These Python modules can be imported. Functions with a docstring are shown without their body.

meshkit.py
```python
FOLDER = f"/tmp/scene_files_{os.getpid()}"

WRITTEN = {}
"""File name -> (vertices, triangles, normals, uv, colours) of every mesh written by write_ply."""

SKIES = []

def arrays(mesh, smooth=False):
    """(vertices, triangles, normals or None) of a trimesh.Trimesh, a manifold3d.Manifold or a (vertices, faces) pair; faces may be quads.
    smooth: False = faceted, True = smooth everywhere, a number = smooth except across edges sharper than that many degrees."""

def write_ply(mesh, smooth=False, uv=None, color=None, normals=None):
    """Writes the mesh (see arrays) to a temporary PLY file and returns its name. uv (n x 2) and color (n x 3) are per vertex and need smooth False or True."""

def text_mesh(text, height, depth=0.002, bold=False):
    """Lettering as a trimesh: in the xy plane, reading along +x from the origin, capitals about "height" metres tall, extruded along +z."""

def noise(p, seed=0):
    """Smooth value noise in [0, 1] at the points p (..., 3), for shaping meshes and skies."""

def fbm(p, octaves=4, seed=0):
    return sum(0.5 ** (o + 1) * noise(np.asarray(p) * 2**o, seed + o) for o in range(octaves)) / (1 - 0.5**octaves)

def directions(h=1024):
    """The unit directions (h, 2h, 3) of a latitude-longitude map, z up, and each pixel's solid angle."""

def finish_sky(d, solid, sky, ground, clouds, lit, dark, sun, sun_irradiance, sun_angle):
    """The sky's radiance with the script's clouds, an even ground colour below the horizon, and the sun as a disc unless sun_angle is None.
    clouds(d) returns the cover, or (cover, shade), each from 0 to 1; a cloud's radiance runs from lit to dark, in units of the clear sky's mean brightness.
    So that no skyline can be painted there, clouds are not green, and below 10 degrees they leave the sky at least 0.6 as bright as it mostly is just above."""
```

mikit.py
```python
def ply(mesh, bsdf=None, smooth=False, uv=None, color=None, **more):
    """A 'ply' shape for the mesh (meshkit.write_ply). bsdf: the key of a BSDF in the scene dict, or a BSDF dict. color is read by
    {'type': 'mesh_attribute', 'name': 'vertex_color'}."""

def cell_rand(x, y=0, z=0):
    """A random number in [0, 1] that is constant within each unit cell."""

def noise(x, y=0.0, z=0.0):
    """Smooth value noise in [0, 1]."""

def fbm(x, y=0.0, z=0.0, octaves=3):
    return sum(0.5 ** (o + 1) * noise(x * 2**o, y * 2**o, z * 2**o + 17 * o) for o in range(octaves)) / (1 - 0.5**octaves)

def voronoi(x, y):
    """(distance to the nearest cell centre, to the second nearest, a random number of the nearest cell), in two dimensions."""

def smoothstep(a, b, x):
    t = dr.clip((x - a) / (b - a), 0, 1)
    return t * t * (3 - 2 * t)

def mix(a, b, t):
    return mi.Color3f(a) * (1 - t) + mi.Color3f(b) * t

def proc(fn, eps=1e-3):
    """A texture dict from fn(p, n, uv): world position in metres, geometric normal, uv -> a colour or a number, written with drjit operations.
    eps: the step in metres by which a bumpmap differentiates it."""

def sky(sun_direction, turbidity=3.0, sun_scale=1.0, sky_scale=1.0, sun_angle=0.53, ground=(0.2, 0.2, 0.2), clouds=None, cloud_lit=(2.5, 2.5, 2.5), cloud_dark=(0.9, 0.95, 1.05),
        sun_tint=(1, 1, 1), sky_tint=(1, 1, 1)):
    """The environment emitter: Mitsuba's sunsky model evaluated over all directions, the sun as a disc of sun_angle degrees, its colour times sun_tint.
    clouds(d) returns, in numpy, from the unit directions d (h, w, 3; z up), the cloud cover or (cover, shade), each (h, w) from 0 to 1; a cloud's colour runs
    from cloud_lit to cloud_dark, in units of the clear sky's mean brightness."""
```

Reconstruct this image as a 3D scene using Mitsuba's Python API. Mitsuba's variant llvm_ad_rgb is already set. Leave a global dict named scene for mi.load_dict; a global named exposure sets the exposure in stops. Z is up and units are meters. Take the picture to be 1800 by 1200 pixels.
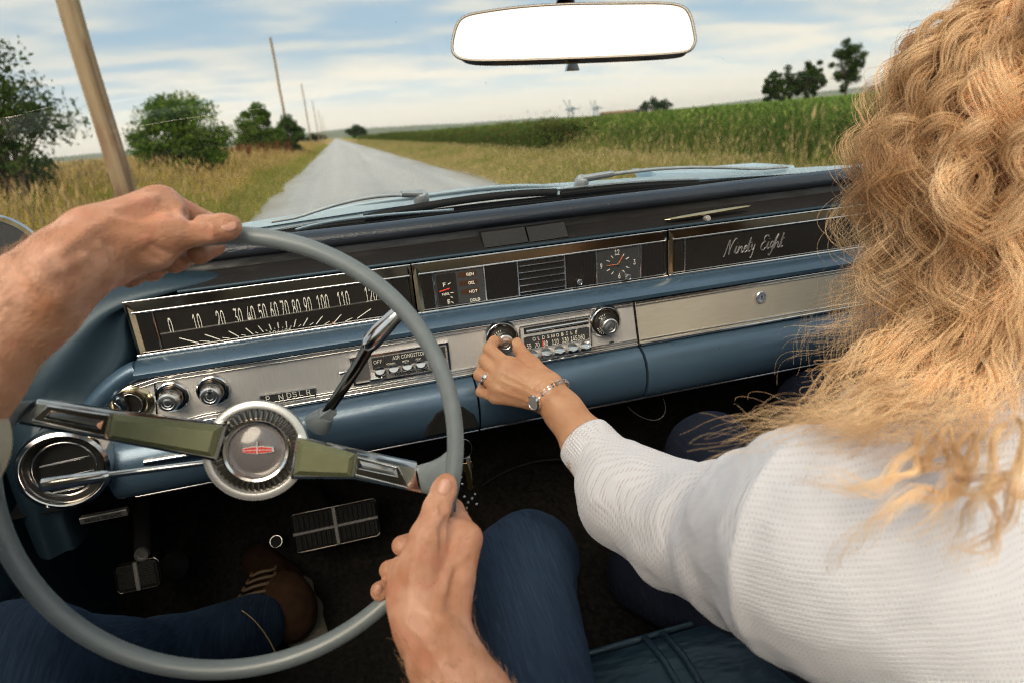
import math, os, random
import numpy as np
import trimesh, manifold3d, mitsuba as mi, drjit as dr
import mikit, meshkit
from shapely.geometry import Polygon, box as sbox, LineString
from shapely import affinity
from mikit import noise, fbm, smoothstep, mix, proc

T = mi.ScalarTransform4f
scene, labels = {}, {}
rng = np.random.default_rng(7)

# ---------------------------------------------------------------- camera, sky, exposure
CAM = np.array([0.0, 0.0, 1.15])            # metres; car frame: x right, y forward, z up
FWD, UPV = np.array((0.219621, 0.918727, -0.328188)), np.array((0.159101, 0.298169, 0.941160))
scene['camera'] = {'type': 'thinlens', 'fov': 78.58, 'fov_axis': 'x', 'aperture_radius': 0.0024, 'focus_distance': 0.93,
                   'near_clip': 0.02, 'far_clip': 40000.0,
                   'to_world': T().look_at(origin=CAM.tolist(), target=(CAM + FWD).tolist(), up=UPV.tolist())}
exposure = 2.3


def cloud_fn(d):
    az = np.arctan2(d[..., 0], d[..., 1])
    el = np.degrees(np.arcsin(np.clip(d[..., 2], 0, 1)))
    s = 1.0 / (0.10 + np.clip(d[..., 2], 0, 1))                  # flat cloud deck seen in perspective
    q = np.stack([d[..., 0] * s, d[..., 1] * s, 0 * s], -1)
    n = meshkit.fbm(q * np.array([2.1, 4.2, 1]) + 11.3, 6, seed=5)
    m = meshkit.fbm(q * np.array([0.6, 0.9, 1]) + 3.1, 3, seed=9)
    t = np.clip((0.62 * n + 0.38 * m - 0.38) / 0.27, 0, 1)
    streak = t * t * (3 - 2 * t)
    hz = np.clip(1 - (el - 1.0) / 6.0, 0, 1)                     # the veil towards the horizon
    cover = np.clip(np.maximum(0.70 + 0.30 * streak, hz * hz * (3 - 2 * hz)), 0, 1)
    shade = np.clip(0.90 - 0.54 * streak - 0.95 * hz, 0, 1)
    return cover, shade


scene['sky'] = mikit.sky((-0.30, -0.65, 0.68), turbidity=3.0, sun_scale=0.46, sun_angle=40, ground=(0.16, 0.15, 0.09), clouds=cloud_fn,
                         cloud_lit=(2.55, 2.42, 2.05), cloud_dark=(0.92, 1.28, 1.48), sun_tint=(0.96, 0.985, 1.0), sky_tint=(0.95, 1.0, 1.0))


# ---------------------------------------------------------------- helpers
def rgb(*c):
    return {'type': 'rgb', 'value': [float(x) for x in c]}


def bsdf(key, **k):
    scene[key] = k
    return key


def pr(key, col, rough=0.5, metallic=0.0, spec=0.5, bump=None, bscale=1.0, eps=1e-3, **more):
    """A principled material, two-sided, with an optional bump."""
    d = {'type': 'principled', 'base_color': col if isinstance(col, dict) else rgb(*col), 'roughness': rough if isinstance(rough, dict) else float(rough),
         'metallic': float(metallic), 'specular': float(spec), **more}
    if bump is not None:
        d = {'type': 'bumpmap', 'arbitrary': proc(bump, eps), 'scale': float(bscale), 'nested': d}
    scene[key] = {'type': 'twosided', 'nested': d}
    return key


def nm(key):
    if key not in scene and key not in labels:
        return key
    i = 1
    while f'{key}_{i:03d}' in scene or f'{key}_{i:03d}' in labels:
        i += 1
    return f'{key}_{i:03d}'


def add(key, mesh, mat, smooth=False, label=None, cat=None, group=None, kind=None, color=None):
    key = nm(key)
    if isinstance(mesh, (list,)):
        mesh = join(mesh)
    scene[key] = mikit.ply(mesh, mat, smooth, color=color)
    meta(key, label, cat, group, kind)
    return key


def meta(key, label=None, cat=None, group=None, kind=None):
    d = {k: v for k, v in (('label', label), ('category', cat), ('group', group), ('kind', kind)) if v}
    if d:
        labels[key] = d
    return key


def tm(v, f):
    f = np.asarray(f)
    if f.shape[1] == 4:
        f = np.vstack([f[:, [0, 1, 2]], f[:, [0, 2, 3]]])
    return trimesh.Trimesh(np.asarray(v, float), f, process=False)


def join(ms):
    return trimesh.util.concatenate([m for m in ms if m is not None])


def boxm(x0, x1, y0, y1, z0, z1, b=0.0):
    if b <= 0:
        m = trimesh.creation.box((x1 - x0, y1 - y0, z1 - z0))
        m.apply_translation(((x0 + x1) / 2, (y0 + y1) / 2, (z0 + z1) / 2))
        return m
    p = []
    for x, sx in ((x0, 1), (x1, -1)):
        for y, sy in ((y0, 1), (y1, -1)):
            for z, sz in ((z0, 1), (z1, -1)):
                p += [(x + sx * b, y + sy * b, z), (x + sx * b, y, z + sz * b), (x, y + sy * b, z + sz * b)]
    return trimesh.Trimesh(p).convex_hull


def frame_to(d):
    d = np.asarray(d, float)
    d = d / np.linalg.norm(d)
    a = np.cross([0, 0, 1.0], d)
    if np.linalg.norm(a) < 1e-6:
        a = np.array([1.0, 0, 0])
    a /= np.linalg.norm(a)
    b = np.cross(d, a)
    M = np.eye(4)
    M[:3, 0], M[:3, 1], M[:3, 2] = a, b, d
    return M


def lathe(prof, at=(0, 0, 0), d=(0, 0, 1), n=40):
    """prof: (radius, height) pairs turned about the axis d at the point at."""
    m = trimesh.creation.revolve(np.array(prof, float), sections=n)
    M = frame_to(d)
    M[:3, 3] = at
    m.apply_transform(M)
    if m.volume < 0:
        m.invert()
    return m


def spline(pts, n=40):
    from scipy.interpolate import CubicSpline
    p = np.asarray(pts, float)
    t = np.r_[0, np.cumsum(np.linalg.norm(np.diff(p, axis=0), axis=1) ** 0.5)]
    return CubicSpline(t, p)(np.linspace(0, t[-1], n))


def tube(pts, r, sides=8, cap=True, closed=False, flat=1.0, up=None):
    """A swept round (or flattened) bar."""
    p = np.asarray(pts, float)
    n = len(p)
    r = np.broadcast_to(np.asarray(r, float), (n,))
    t = np.roll(p, -1, 0) - np.roll(p, 1, 0) if closed else np.gradient(p, axis=0)
    t /= np.linalg.norm(t, axis=1, keepdims=True) + 1e-12
    u = np.zeros_like(p)
    a = np.cross(t[0], [0.13, 0.31, 0.94] if up is None else up)
    if np.linalg.norm(a) < 1e-3:
        a = np.cross(t[0], [1, 0, 0.2])
    for i in range(n):
        a = a - t[i] * (a @ t[i])
        a /= np.linalg.norm(a) + 1e-12
        u[i] = a
    w = np.cross(t, u)
    ang = np.arange(sides) * 2 * np.pi / sides
    v = p[:, None] + r[:, None, None] * (np.cos(ang)[None, :, None] * u[:, None] + flat * np.sin(ang)[None, :, None] * w[:, None])
    v = v.reshape(-1, 3)
    m = n if closed else n - 1
    i, j = np.meshgrid(np.arange(m), np.arange(sides), indexing='ij')
    i2, j2 = (i + 1) % n, (j + 1) % sides
    f = np.stack([i * sides + j, i * sides + j2, i2 * sides + j2, i2 * sides + j], -1).reshape(-1, 4)
    f = np.vstack([f[:, [0, 1, 2]], f[:, [0, 2, 3]]])
    if cap and not closed:
        v = np.vstack([v, p[0], p[-1]])
        k = np.arange(sides)
        a0 = len(v) - 2
        f = np.vstack([f, np.stack([k * 0 + a0, (k + 1) % sides, k], 1), np.stack([k * 0 + a0 + 1, k + (n - 1) * sides, (k + 1) % sides + (n - 1) * sides], 1)])
    return tm(v, f)


def extr(prof, x0, x1):
    """A closed (y, z) outline pushed along x."""
    P = Polygon(prof).buffer(0)
    m = trimesh.creation.extrude_polygon(P, x1 - x0, engine='earcut')
    v = m.vertices.copy()
    m.vertices = np.stack([v[:, 2] + x0, v[:, 0], v[:, 1]], 1)
    return m


def plate(poly, y, depth=0.004, bev=0.0):
    """An (x, z) outline as a plate whose front face (towards the seats) lies at y."""
    P = poly if isinstance(poly, Polygon) else Polygon(poly)
    P = P.buffer(0)
    if bev > 0:
        Q = P.buffer(-bev, join_style='mitre')
        a = [(P, depth - bev), (Q, depth)]
        m = [trimesh.creation.extrude_polygon(P, depth - bev, engine='earcut')]
        c0, c1 = np.array(P.exterior.coords)[:-1], np.array(Q.exterior.coords)[:-1]
        if len(c0) == len(c1) and not len(P.interiors):
            k = np.argmin(np.linalg.norm(c1 - c0[0], axis=1))
            c1 = np.roll(c1, -k, 0)
            n = len(c0)
            v = np.vstack([np.c_[c0, np.full(n, depth - bev)], np.c_[c1, np.full(n, depth)]])
            i = np.arange(n)
            j = (i + 1) % n
            side = tm(v, np.stack([i, j, j + n, i + n], 1))
            top = trimesh.creation.extrude_polygon(Q, bev * 0.98, engine='earcut')
            top.apply_translation((0, 0, depth - bev))
            m += [side, top]
            m = [m[0], side, top]
        m = join(m)
    else:
        m = trimesh.creation.extrude_polygon(P, depth, engine='earcut')
    v = m.vertices.copy()
    m.vertices = np.stack([v[:, 0], y + depth - v[:, 2], v[:, 1]], 1)
    return m


def rect(x0, x1, z0, z1, r=0.0):
    P = sbox(x0 + r, z0 + r, x1 - r, z1 - r)
    return P.buffer(r, quad_segs=4) if r > 0 else P


def letter(s, h, at, y, sx=1.0, bold=False, depth=0.0006, shear=0.0, centre=True):
    """Lettering on an upright face at y, centred on at = (x, z)."""
    m = meshkit.text_mesh(s, h, depth, bold)
    v = m.vertices.copy()
    v[:, 0] *= sx
    v[:, 0] += shear * v[:, 1]
    if centre:
        v[:, 0] -= (v[:, 0].min() + v[:, 0].max()) / 2
        v[:, 1] -= h / 2
    m.vertices = np.stack([v[:, 0] + at[0], y - v[:, 2], v[:, 1] + at[1]], 1)
    return m


def strokes(lines, r, sides=5):
    return join([tube(np.asarray(l, float), r, sides) for l in lines])


# ---- organic bodies: a smooth union of tapering bones, meshed with surface nets
def body(bones, h=0.004, pad=0.02, detail=None):
    """bones: (p0, p1, r0, r1[, k[, flat vector, flat factor]]); k is the blend radius."""
    P = np.array([b[0] for b in bones] + [b[1] for b in bones], float)
    R = max(max(b[2], b[3]) for b in bones)
    lo = P.min(0) - R - pad
    n = np.ceil((P.max(0) + R + pad - lo) / h).astype(int) + 1
    F = np.full(n, 0.05, np.float32)
    for b in bones:
        a, c, r0, r1 = np.asarray(b[0], float), np.asarray(b[1], float), b[2], b[3]
        k = b[4] if len(b) > 4 else 0.006
        m = max(r0, r1) + k + 3 * h
        i0 = np.maximum(np.floor((np.minimum(a, c) - m - lo) / h).astype(int), 0)
        i1 = np.minimum(np.ceil((np.maximum(a, c) + m - lo) / h).astype(int) + 1, n)
        g = [lo[q] + h * np.arange(i0[q], i1[q]) for q in range(3)]
        X = np.stack(np.meshgrid(*g, indexing='ij'), -1)
        ab = c - a
        t = np.clip(((X - a) @ ab) / max(ab @ ab, 1e-12), 0, 1)
        D = X - a - t[..., None] * ab
        if len(b) > 6 and b[5] is not None:
            fv = np.asarray(b[5], float)
            fv /= np.linalg.norm(fv)
            D = D + (D @ fv)[..., None] * fv * (b[6] - 1)
        d = (np.linalg.norm(D, axis=-1) - (r0 + (r1 - r0) * t)).astype(np.float32)
        s = (slice(i0[0], i1[0]), slice(i0[1], i1[1]), slice(i0[2], i1[2]))
        f = F[s]
        hh = np.maximum(k - np.abs(f - d), 0) / k
        F[s] = np.minimum(f, d) - hh * hh * k * 0.25
    if detail is not None:
        near = np.abs(F) < 0.02
        idx = np.argwhere(near)
        F[near] += detail(lo + h * idx).astype(np.float32)
    return nets(F, lo, h)


def nets(F, lo, h):
    ins = F < 0
    c = [(i, j, k) for i in (0, 1) for j in (0, 1) for k in (0, 1)]
    nx, ny, nz = F.shape
    cnt = sum(ins[i:nx - 1 + i, j:ny - 1 + j, k:nz - 1 + k].astype(np.int8) for i, j, k in c)
    cells = np.argwhere((cnt > 0) & (cnt < 8))
    ids = np.full((nx - 1, ny - 1, nz - 1), -1, np.int64)
    ids[tuple(cells.T)] = np.arange(len(cells))
    val = np.stack([F[tuple((cells + np.array(o)).T)] for o in c], 1)
    pos, num = np.zeros((len(cells), 3)), np.zeros(len(cells))
    for a in range(8):
        for b in range(a + 1, 8):
            oa, ob = np.array(c[a]), np.array(c[b])
            if np.abs(oa - ob).sum() != 1:
                continue
            va, vb = val[:, a], val[:, b]
            x = (va < 0) != (vb < 0)
            t = np.where(x, va / np.where(x, va - vb, 1), 0)
            pos += np.where(x[:, None], oa + t[:, None] * (ob - oa), 0)
            num += x
    v = lo + h * (cells + pos / num[:, None])
    faces = []
    for ax in range(3):
        o = [1, 1, 1]
        A = ins.take(range(0, F.shape[ax] - 1), ax)
        Bm = ins.take(range(1, F.shape[ax]), ax)
        e = np.argwhere(A != Bm)
        u, w = (ax + 1) % 3, (ax + 2) % 3
        e = e[(e[:, u] > 0) & (e[:, w] > 0) & (e[:, u] < F.shape[u] - 1) & (e[:, w] < F.shape[w] - 1)]
        du, dw = np.eye(3, dtype=int)[u], np.eye(3, dtype=int)[w]
        q = np.stack([ids[tuple((e - du * i - dw * j).T)] for i, j in ((1, 1), (0, 1), (0, 0), (1, 0))], 1)
        flip = ~A[tuple(e.T)]
        q[flip] = q[flip][:, ::-1]
        faces.append(q)
    f = np.vstack(faces)
    m = tm(v, f)
    from scipy.sparse import coo_matrix
    e = m.edges_unique
    n = len(v)
    W = coo_matrix((np.ones(2 * len(e)), (np.r_[e[:, 0], e[:, 1]], np.r_[e[:, 1], e[:, 0]])), shape=(n, n)).tocsr()
    deg = np.maximum(np.asarray(W.sum(1)).ravel(), 1)[:, None]
    x = v.copy()
    for w in (0.5, -0.53) * 4:
        x = x + w * (W @ x / deg - x)
    m.vertices = x
    return m

# ---------------------------------------------------------------- the land
pr('soil', proc(lambda p, n, uv: mix((0.17, 0.13, 0.05), (0.24, 0.19, 0.08), fbm(p.x * 0.6, p.y * 0.6, 0.0, 4))), 0.95, spec=0.1)


def gravel(p, n, uv):
    g = fbm(p.x * 26, p.y * 26, 0.0, 3)
    f = fbm(p.x * 90, p.y * 90, 3.0, 2)
    rut = dr.exp(-dr.square((dr.abs(p.x - 0.75) - 0.85) / 0.42)) * (0.6 + 0.4 * noise(p.x * 1.3, p.y * 0.11))
    big = 0.5 * fbm(p.x * 0.8, p.y * 0.22, 0.0, 3) + 0.9 * (fbm(p.x * 5.0, p.y * 0.10, 4.0, 3) - 0.25)
    c = mix((0.20, 0.218, 0.226), (0.42, 0.44, 0.445), 0.36 * g + 0.24 * f + 0.5 * big)
    c = mix(c, (0.42, 0.43, 0.435), 0.45 * rut)
    st = mikit.voronoi(p.x * 34, p.y * 34)
    c = mix(c, (0.36, 0.36, 0.36), smoothstep(0.86, 0.97, st[2]) * smoothstep(0.35, 0.2, st[0]))
    c = mix(c, (0.08, 0.08, 0.08), smoothstep(0.14, 0.03, st[2]) * smoothstep(0.35, 0.2, st[0]) * 0.8)
    edge = smoothstep(1.75, 2.4, dr.abs(p.x - 0.75) + 0.55 * (fbm(p.x * 1.1, p.y * 0.7, 0.0, 3) - 0.5))
    return mix(c, (0.19, 0.17, 0.11), 0.55 * edge)


pr('gravel', proc(gravel), 0.92, spec=0.2, bump=lambda p, n, uv: fbm(p.x * 40, p.y * 40, 0.0, 2), bscale=0.018, eps=4e-3)
bsdf('blade', type='principledthin', base_color={'type': 'mesh_attribute', 'name': 'vertex_color'}, roughness=0.6, diff_trans=0.7, spec_trans=0.0)
bsdf('leafy', type='principledthin', base_color={'type': 'mesh_attribute', 'name': 'vertex_color'}, roughness=0.45, diff_trans=0.75, spec_trans=0.0)
pr('bark', proc(lambda p, n, uv: mix((0.07, 0.05, 0.035), (0.16, 0.12, 0.085), fbm(p.x * 14, p.y * 14, p.z * 4))), 0.9, spec=0.15)


def polewood(p, n, uv):
    a = dr.atan2(n.y, n.x)
    grain = fbm(a * 14, p.z * 0.8, 0.0, 4)
    crack = smoothstep(0.64, 0.73, noise(a * 22, p.z * 0.55, 2.0)) * 0.75
    stain = smoothstep(0.55, 0.8, fbm(a * 2.0, p.z * 1.5, 7.0, 3))
    c = mix((0.24, 0.165, 0.095), (0.44, 0.345, 0.23), grain)
    c = mix(c, (0.13, 0.085, 0.055), crack)
    c = mix(c, (0.20, 0.10, 0.06), 0.6 * stain)
    return mix((0.16, 0.085, 0.055), c, smoothstep(0.5, 1.35, p.z + 0.5 * noise(a * 3, p.z * 3)))


pr('pole_wood', proc(polewood), 0.85, spec=0.2, bump=lambda p, n, uv: fbm(dr.atan2(n.y, n.x) * 14, p.z * 0.8, 0.0, 3), bscale=0.012, eps=4e-3)

scene['ground'] = mikit.ply(tm([(-9000, -9000, 0), (9000, -9000, 0), (9000, 9000, 0), (-9000, 9000, 0)], [(0, 1, 2, 3)]), 'soil')
meta('ground', 'dry brown field soil under grass and crops', 'ground', kind='structure')
ys = np.r_[np.arange(-12, 60, 0.5), np.geomspace(60, 2500, 60)]
eL = -1.62 + 0.16 * (meshkit.fbm(np.c_[ys * 0.35, ys * 0, ys * 0], 3, 3) - 0.5) * 2
eR = 3.12 + 0.2 * (meshkit.fbm(np.c_[ys * 0.3, ys * 0 + 5, ys * 0], 3, 4) - 0.5) * 2
rows = []
for a in np.linspace(0, 1, 13):
    rows.append(np.c_[eL + (eR - eL) * a, ys, 0.006 + 0.045 * (1 - (2 * a - 1) ** 2) + 0 * ys])
rv = np.array(rows)
na, ny = rv.shape[:2]
ii, jj = np.meshgrid(np.arange(na - 1), np.arange(ny - 1), indexing='ij')
rf = np.stack([ii * ny + jj, (ii + 1) * ny + jj, (ii + 1) * ny + jj + 1, ii * ny + jj + 1], -1).reshape(-1, 4)
add('gravel_road', tm(rv.reshape(-1, 3), rf), 'gravel', True, 'straight pale grey gravel road running to the horizon', 'road', kind='structure')


def blades(xy, h, w, cols, bend=0.35, z0=0.0, head=0.0, headcol=None, seed=1, mids=1):
    """Grass: each blade a tapered bent strip with its own colour; head > 0 adds a wider seed head."""
    r = np.random.default_rng(seed)
    n = len(xy)
    az = r.uniform(0, 2 * np.pi, n)
    side = np.c_[np.cos(az), np.sin(az), 0 * az]
    lean = r.normal(0, bend, (n, 2)) * h[:, None] * 0.6 + np.c_[h * 0.10, h * -0.02]
    base = np.c_[xy, np.full(n, z0)]
    mid = base + np.c_[lean * 0.3, h * 0.55]
    tip = base + np.c_[lean, h]
    v = np.stack([base - side * w[:, None] / 2, base + side * w[:, None] / 2, mid - side * w[:, None] * 0.42, mid + side * w[:, None] * 0.42, tip], 1)
    o = np.arange(n)[:, None] * 5
    f = np.concatenate([o + [0, 1, 3], o + [0, 3, 2], o + [2, 3, 4]])
    c = np.repeat(cols[:, None], 5, 1)
    V, F, Cc = [v.reshape(-1, 3)], [f], [c.reshape(-1, 3)]
    if head > 0:
        k = r.random(n) < 0.45
        t2, l2, s2, h2 = tip[k], lean[k], side[k], h[k]
        d = np.c_[l2 * 0.8, h2]
        d /= np.linalg.norm(d, axis=1, keepdims=True)
        L = head * r.uniform(0.6, 1.3, k.sum())[:, None]
        ww = (0.10 + 0.05 * r.random(k.sum()))[:, None] * L
        hv = np.stack([t2 - d * L * 0.4, t2 + s2 * ww, t2 + d * L * 0.7, t2 - s2 * ww], 1)
        o = sum(len(x) for x in V) + np.arange(len(t2))[:, None] * 4
        F.append(np.concatenate([o + [0, 1, 2], o + [0, 2, 3]]))
        V.append(hv.reshape(-1, 3))
        Cc.append(np.repeat((np.asarray(headcol) * r.uniform(0.7, 1.25, (k.sum(), 1)))[:, None], 4, 1).reshape(-1, 3))
    return np.vstack(V), np.vstack(F), np.vstack(Cc)


def palette(n, cols, weights, seed, jitter=0.18):
    r = np.random.default_rng(seed)
    c = np.asarray(cols)[r.choice(len(cols), n, p=np.asarray(weights) / np.sum(weights))]
    return np.clip(c * (1 + jitter * r.normal(size=(n, 1))) * (1 + 0.05 * r.normal(size=(n, 3))), 0.004, 0.9)


def scatter(n, x0, x1, y0, y1, seed, power=1.0):
    """Points over a strip, denser towards the near end."""
    r = np.random.default_rng(seed)
    u = r.random(n)
    y = y0 + (y1 - y0) * u ** (1 + power)
    return np.c_[r.uniform(x0, x1, n), y]


def put_stuff(key, parts, mat, label, cat):
    o, V, F, Cc = 0, [], [], []
    for v, f, c in parts:
        V.append(v)
        F.append(f + o)
        Cc.append(c)
        o += len(v)
    add(key, tm(np.vstack(V), np.vstack(F)), mat, False, label, cat, kind='stuff', color=np.vstack(Cc))


# left verge: tall dry grass, greener and shorter towards the road
g = scatter(95000, -15, -2.2, 2.0, 130, 11, 1.3)
patch = meshkit.fbm(np.c_[g * 0.35, 0 * g[:, 0]], 3, 2)
h = (0.42 + 0.55 * np.clip((-2.2 - g[:, 0]) / 2.2, 0, 1)) * np.random.default_rng(1).uniform(0.65, 1.12, len(g)) * (0.7 + 0.5 * patch)
w = 0.006 + 0.00028 * g[:, 1] + 0.002 * np.random.default_rng(2).random(len(g))
dry = palette(len(g), [(0.64, 0.46, 0.14), (0.53, 0.40, 0.11), (0.70, 0.52, 0.21), (0.32, 0.32, 0.06), (0.42, 0.24, 0.08)], [4, 4, 3, 2.4, 1.5], 3)
grn = palette(len(g), [(0.24, 0.30, 0.05), (0.36, 0.36, 0.075), (0.46, 0.41, 0.11)], [3, 4, 3], 4)
mixk = (meshkit.fbm(np.c_[g * 0.5, 0 * g[:, 0] + 4], 3, 5) + 0.13 * np.clip((g[:, 0] + 4.0) / 1.5, 0, 1.5) - 0.12 * np.clip(g[:, 1] / 30, 0, 1)) > 0.57
part1 = blades(g, h, w, np.where(mixk[:, None], grn, dry), 0.36, head=0.13, headcol=(0.47, 0.34, 0.16), seed=5)
g2 = scatter(42000, -2.5, -1.5, 2.0, 130, 12, 1.3)
g2[:, 0] += 0.25 * (meshkit.fbm(np.c_[g2 * 0.6, 0 * g2[:, 0]], 2, 3) - 0.5)
h2 = np.random.default_rng(6).uniform(0.08, 0.30, len(g2)) * np.clip(0.35 + (-1.5 - g2[:, 0]) * 1.1, 0.25, 1.5)
part2 = blades(g2, h2, 0.005 + 0.00025 * g2[:, 1] + 0 * h2, palette(len(g2), [(0.19, 0.25, 0.05), (0.30, 0.31, 0.075), (0.50, 0.41, 0.16)], [3, 4, 4], 7), 0.55, seed=8)
put_stuff('dry_grass', [part1, part2], 'blade', 'tall golden dry grass on the left roadside verge', 'grass')
# right verge: shorter straw grass
g = scatter(90000, 3.0, 7.6, -3.0, 160, 13, 1.4)
pt = meshkit.fbm(np.c_[g * 0.5, 0 * g[:, 0]], 3, 12)
ramp = np.clip((g[:, 0] - 2.9) / 2.4, 0.12, 1)
h = np.random.default_rng(9).uniform(0.16, 0.40, len(g)) * ramp * (0.5 + 0.9 * pt) * (1 - 0.45 * np.clip((g[:, 0] - 5.8) / 1.2, 0, 1))
c = np.where((pt + 0.3 * (1 - ramp) + 0.12 * np.clip((g[:, 0] - 6) / 1.5, 0, 1) > 0.60)[:, None], palette(len(g), [(0.20, 0.25, 0.05), (0.30, 0.32, 0.08)], [1, 1], 14),
             palette(len(g), [(0.52, 0.43, 0.19), (0.44, 0.36, 0.14), (0.36, 0.32, 0.11), (0.27, 0.28, 0.07)], [4, 4, 3, 2], 15))
put_stuff('straw_grass', [blades(g, h, 0.005 + 0.00028 * np.maximum(g[:, 1], 3) + 0 * h, c, 0.5, head=0.09, headcol=(0.5, 0.41, 0.2), seed=16)], 'blade',
          'short straw coloured grass between the road and the green crop', 'grass')
# red dock weeds standing in the left verge
g = np.vstack([np.array(q) + 0.5 * rng.normal(size=(28, 2)) * np.array([0.35, 1.0]) for q in ((-4.3, 34), (-3.9, 38), (-4.5, 41), (-3.6, 42.5), (-5.2, 37), (-3.3, 48))])
h = rng.uniform(0.8, 1.18, len(g))
put_stuff('dock_weed', [blades(g, h, 0.035 + 0 * h, palette(len(g), [(0.15, 0.055, 0.03), (0.22, 0.11, 0.05)], [1, 1], 17), 0.08, head=0.36, headcol=(0.16, 0.055, 0.03), seed=18)], 'blade',
          'rusty red dock weeds standing in the dry grass below the pair of bushes', 'weeds')


# green crop: leafy upright plants in a dense stand
def crop(pts, h, seed, cols, wts, leaf=0.26):
    r = np.random.default_rng(seed)
    n = len(pts)
    V, F, Cc, o = [], [], [], 0
    p3 = np.vstack([pts, pts + r.normal(0, 0.12, pts.shape), pts + r.normal(0, 0.12, pts.shape)])
    h3 = np.r_[h, h * r.uniform(0.7, 1.0, n), h * r.uniform(0.6, 0.97, n)]
    v, f, c = blades(p3, h3, 0.016 + 0.0003 * p3[:, 1], palette(3 * n, cols, wts, seed), 0.10, seed=seed)
    V.append(v), F.append(f), Cc.append(c)
    o += len(v)
    for k in range(5):
        az = r.uniform(0, 2 * np.pi, n)
        d = np.c_[np.cos(az), np.sin(az)]
        zz = h * r.uniform(0.30, 0.97, n)
        L = leaf * r.uniform(0.6, 1.2, n)
        W = (0.0105 + 0.00035 * pts[:, 1]) * r.uniform(0.8, 1.4, n)
        s = np.c_[-d[:, 1], d[:, 0], 0 * az]
        b = np.c_[pts, zz]
        m = b + np.c_[d * (L * 0.45)[:, None], L * 0.48]
        t = b + np.c_[d * L[:, None], L * r.uniform(-0.1, 0.55, n)]
        v = np.stack([b, m - s * W[:, None], m + s * W[:, None], t], 1).reshape(-1, 3)
        q = np.arange(n)[:, None] * 4 + o
        V.append(v)
        F.append(np.concatenate([q + [0, 1, 2], q + [1, 3, 2]]))
        Cc.append(np.repeat(palette(n, cols, wts, seed + 20 + k)[:, None], 4, 1).reshape(-1, 3))
        o += len(v)
    return np.vstack(V), np.vstack(F), np.vstack(Cc)


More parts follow.
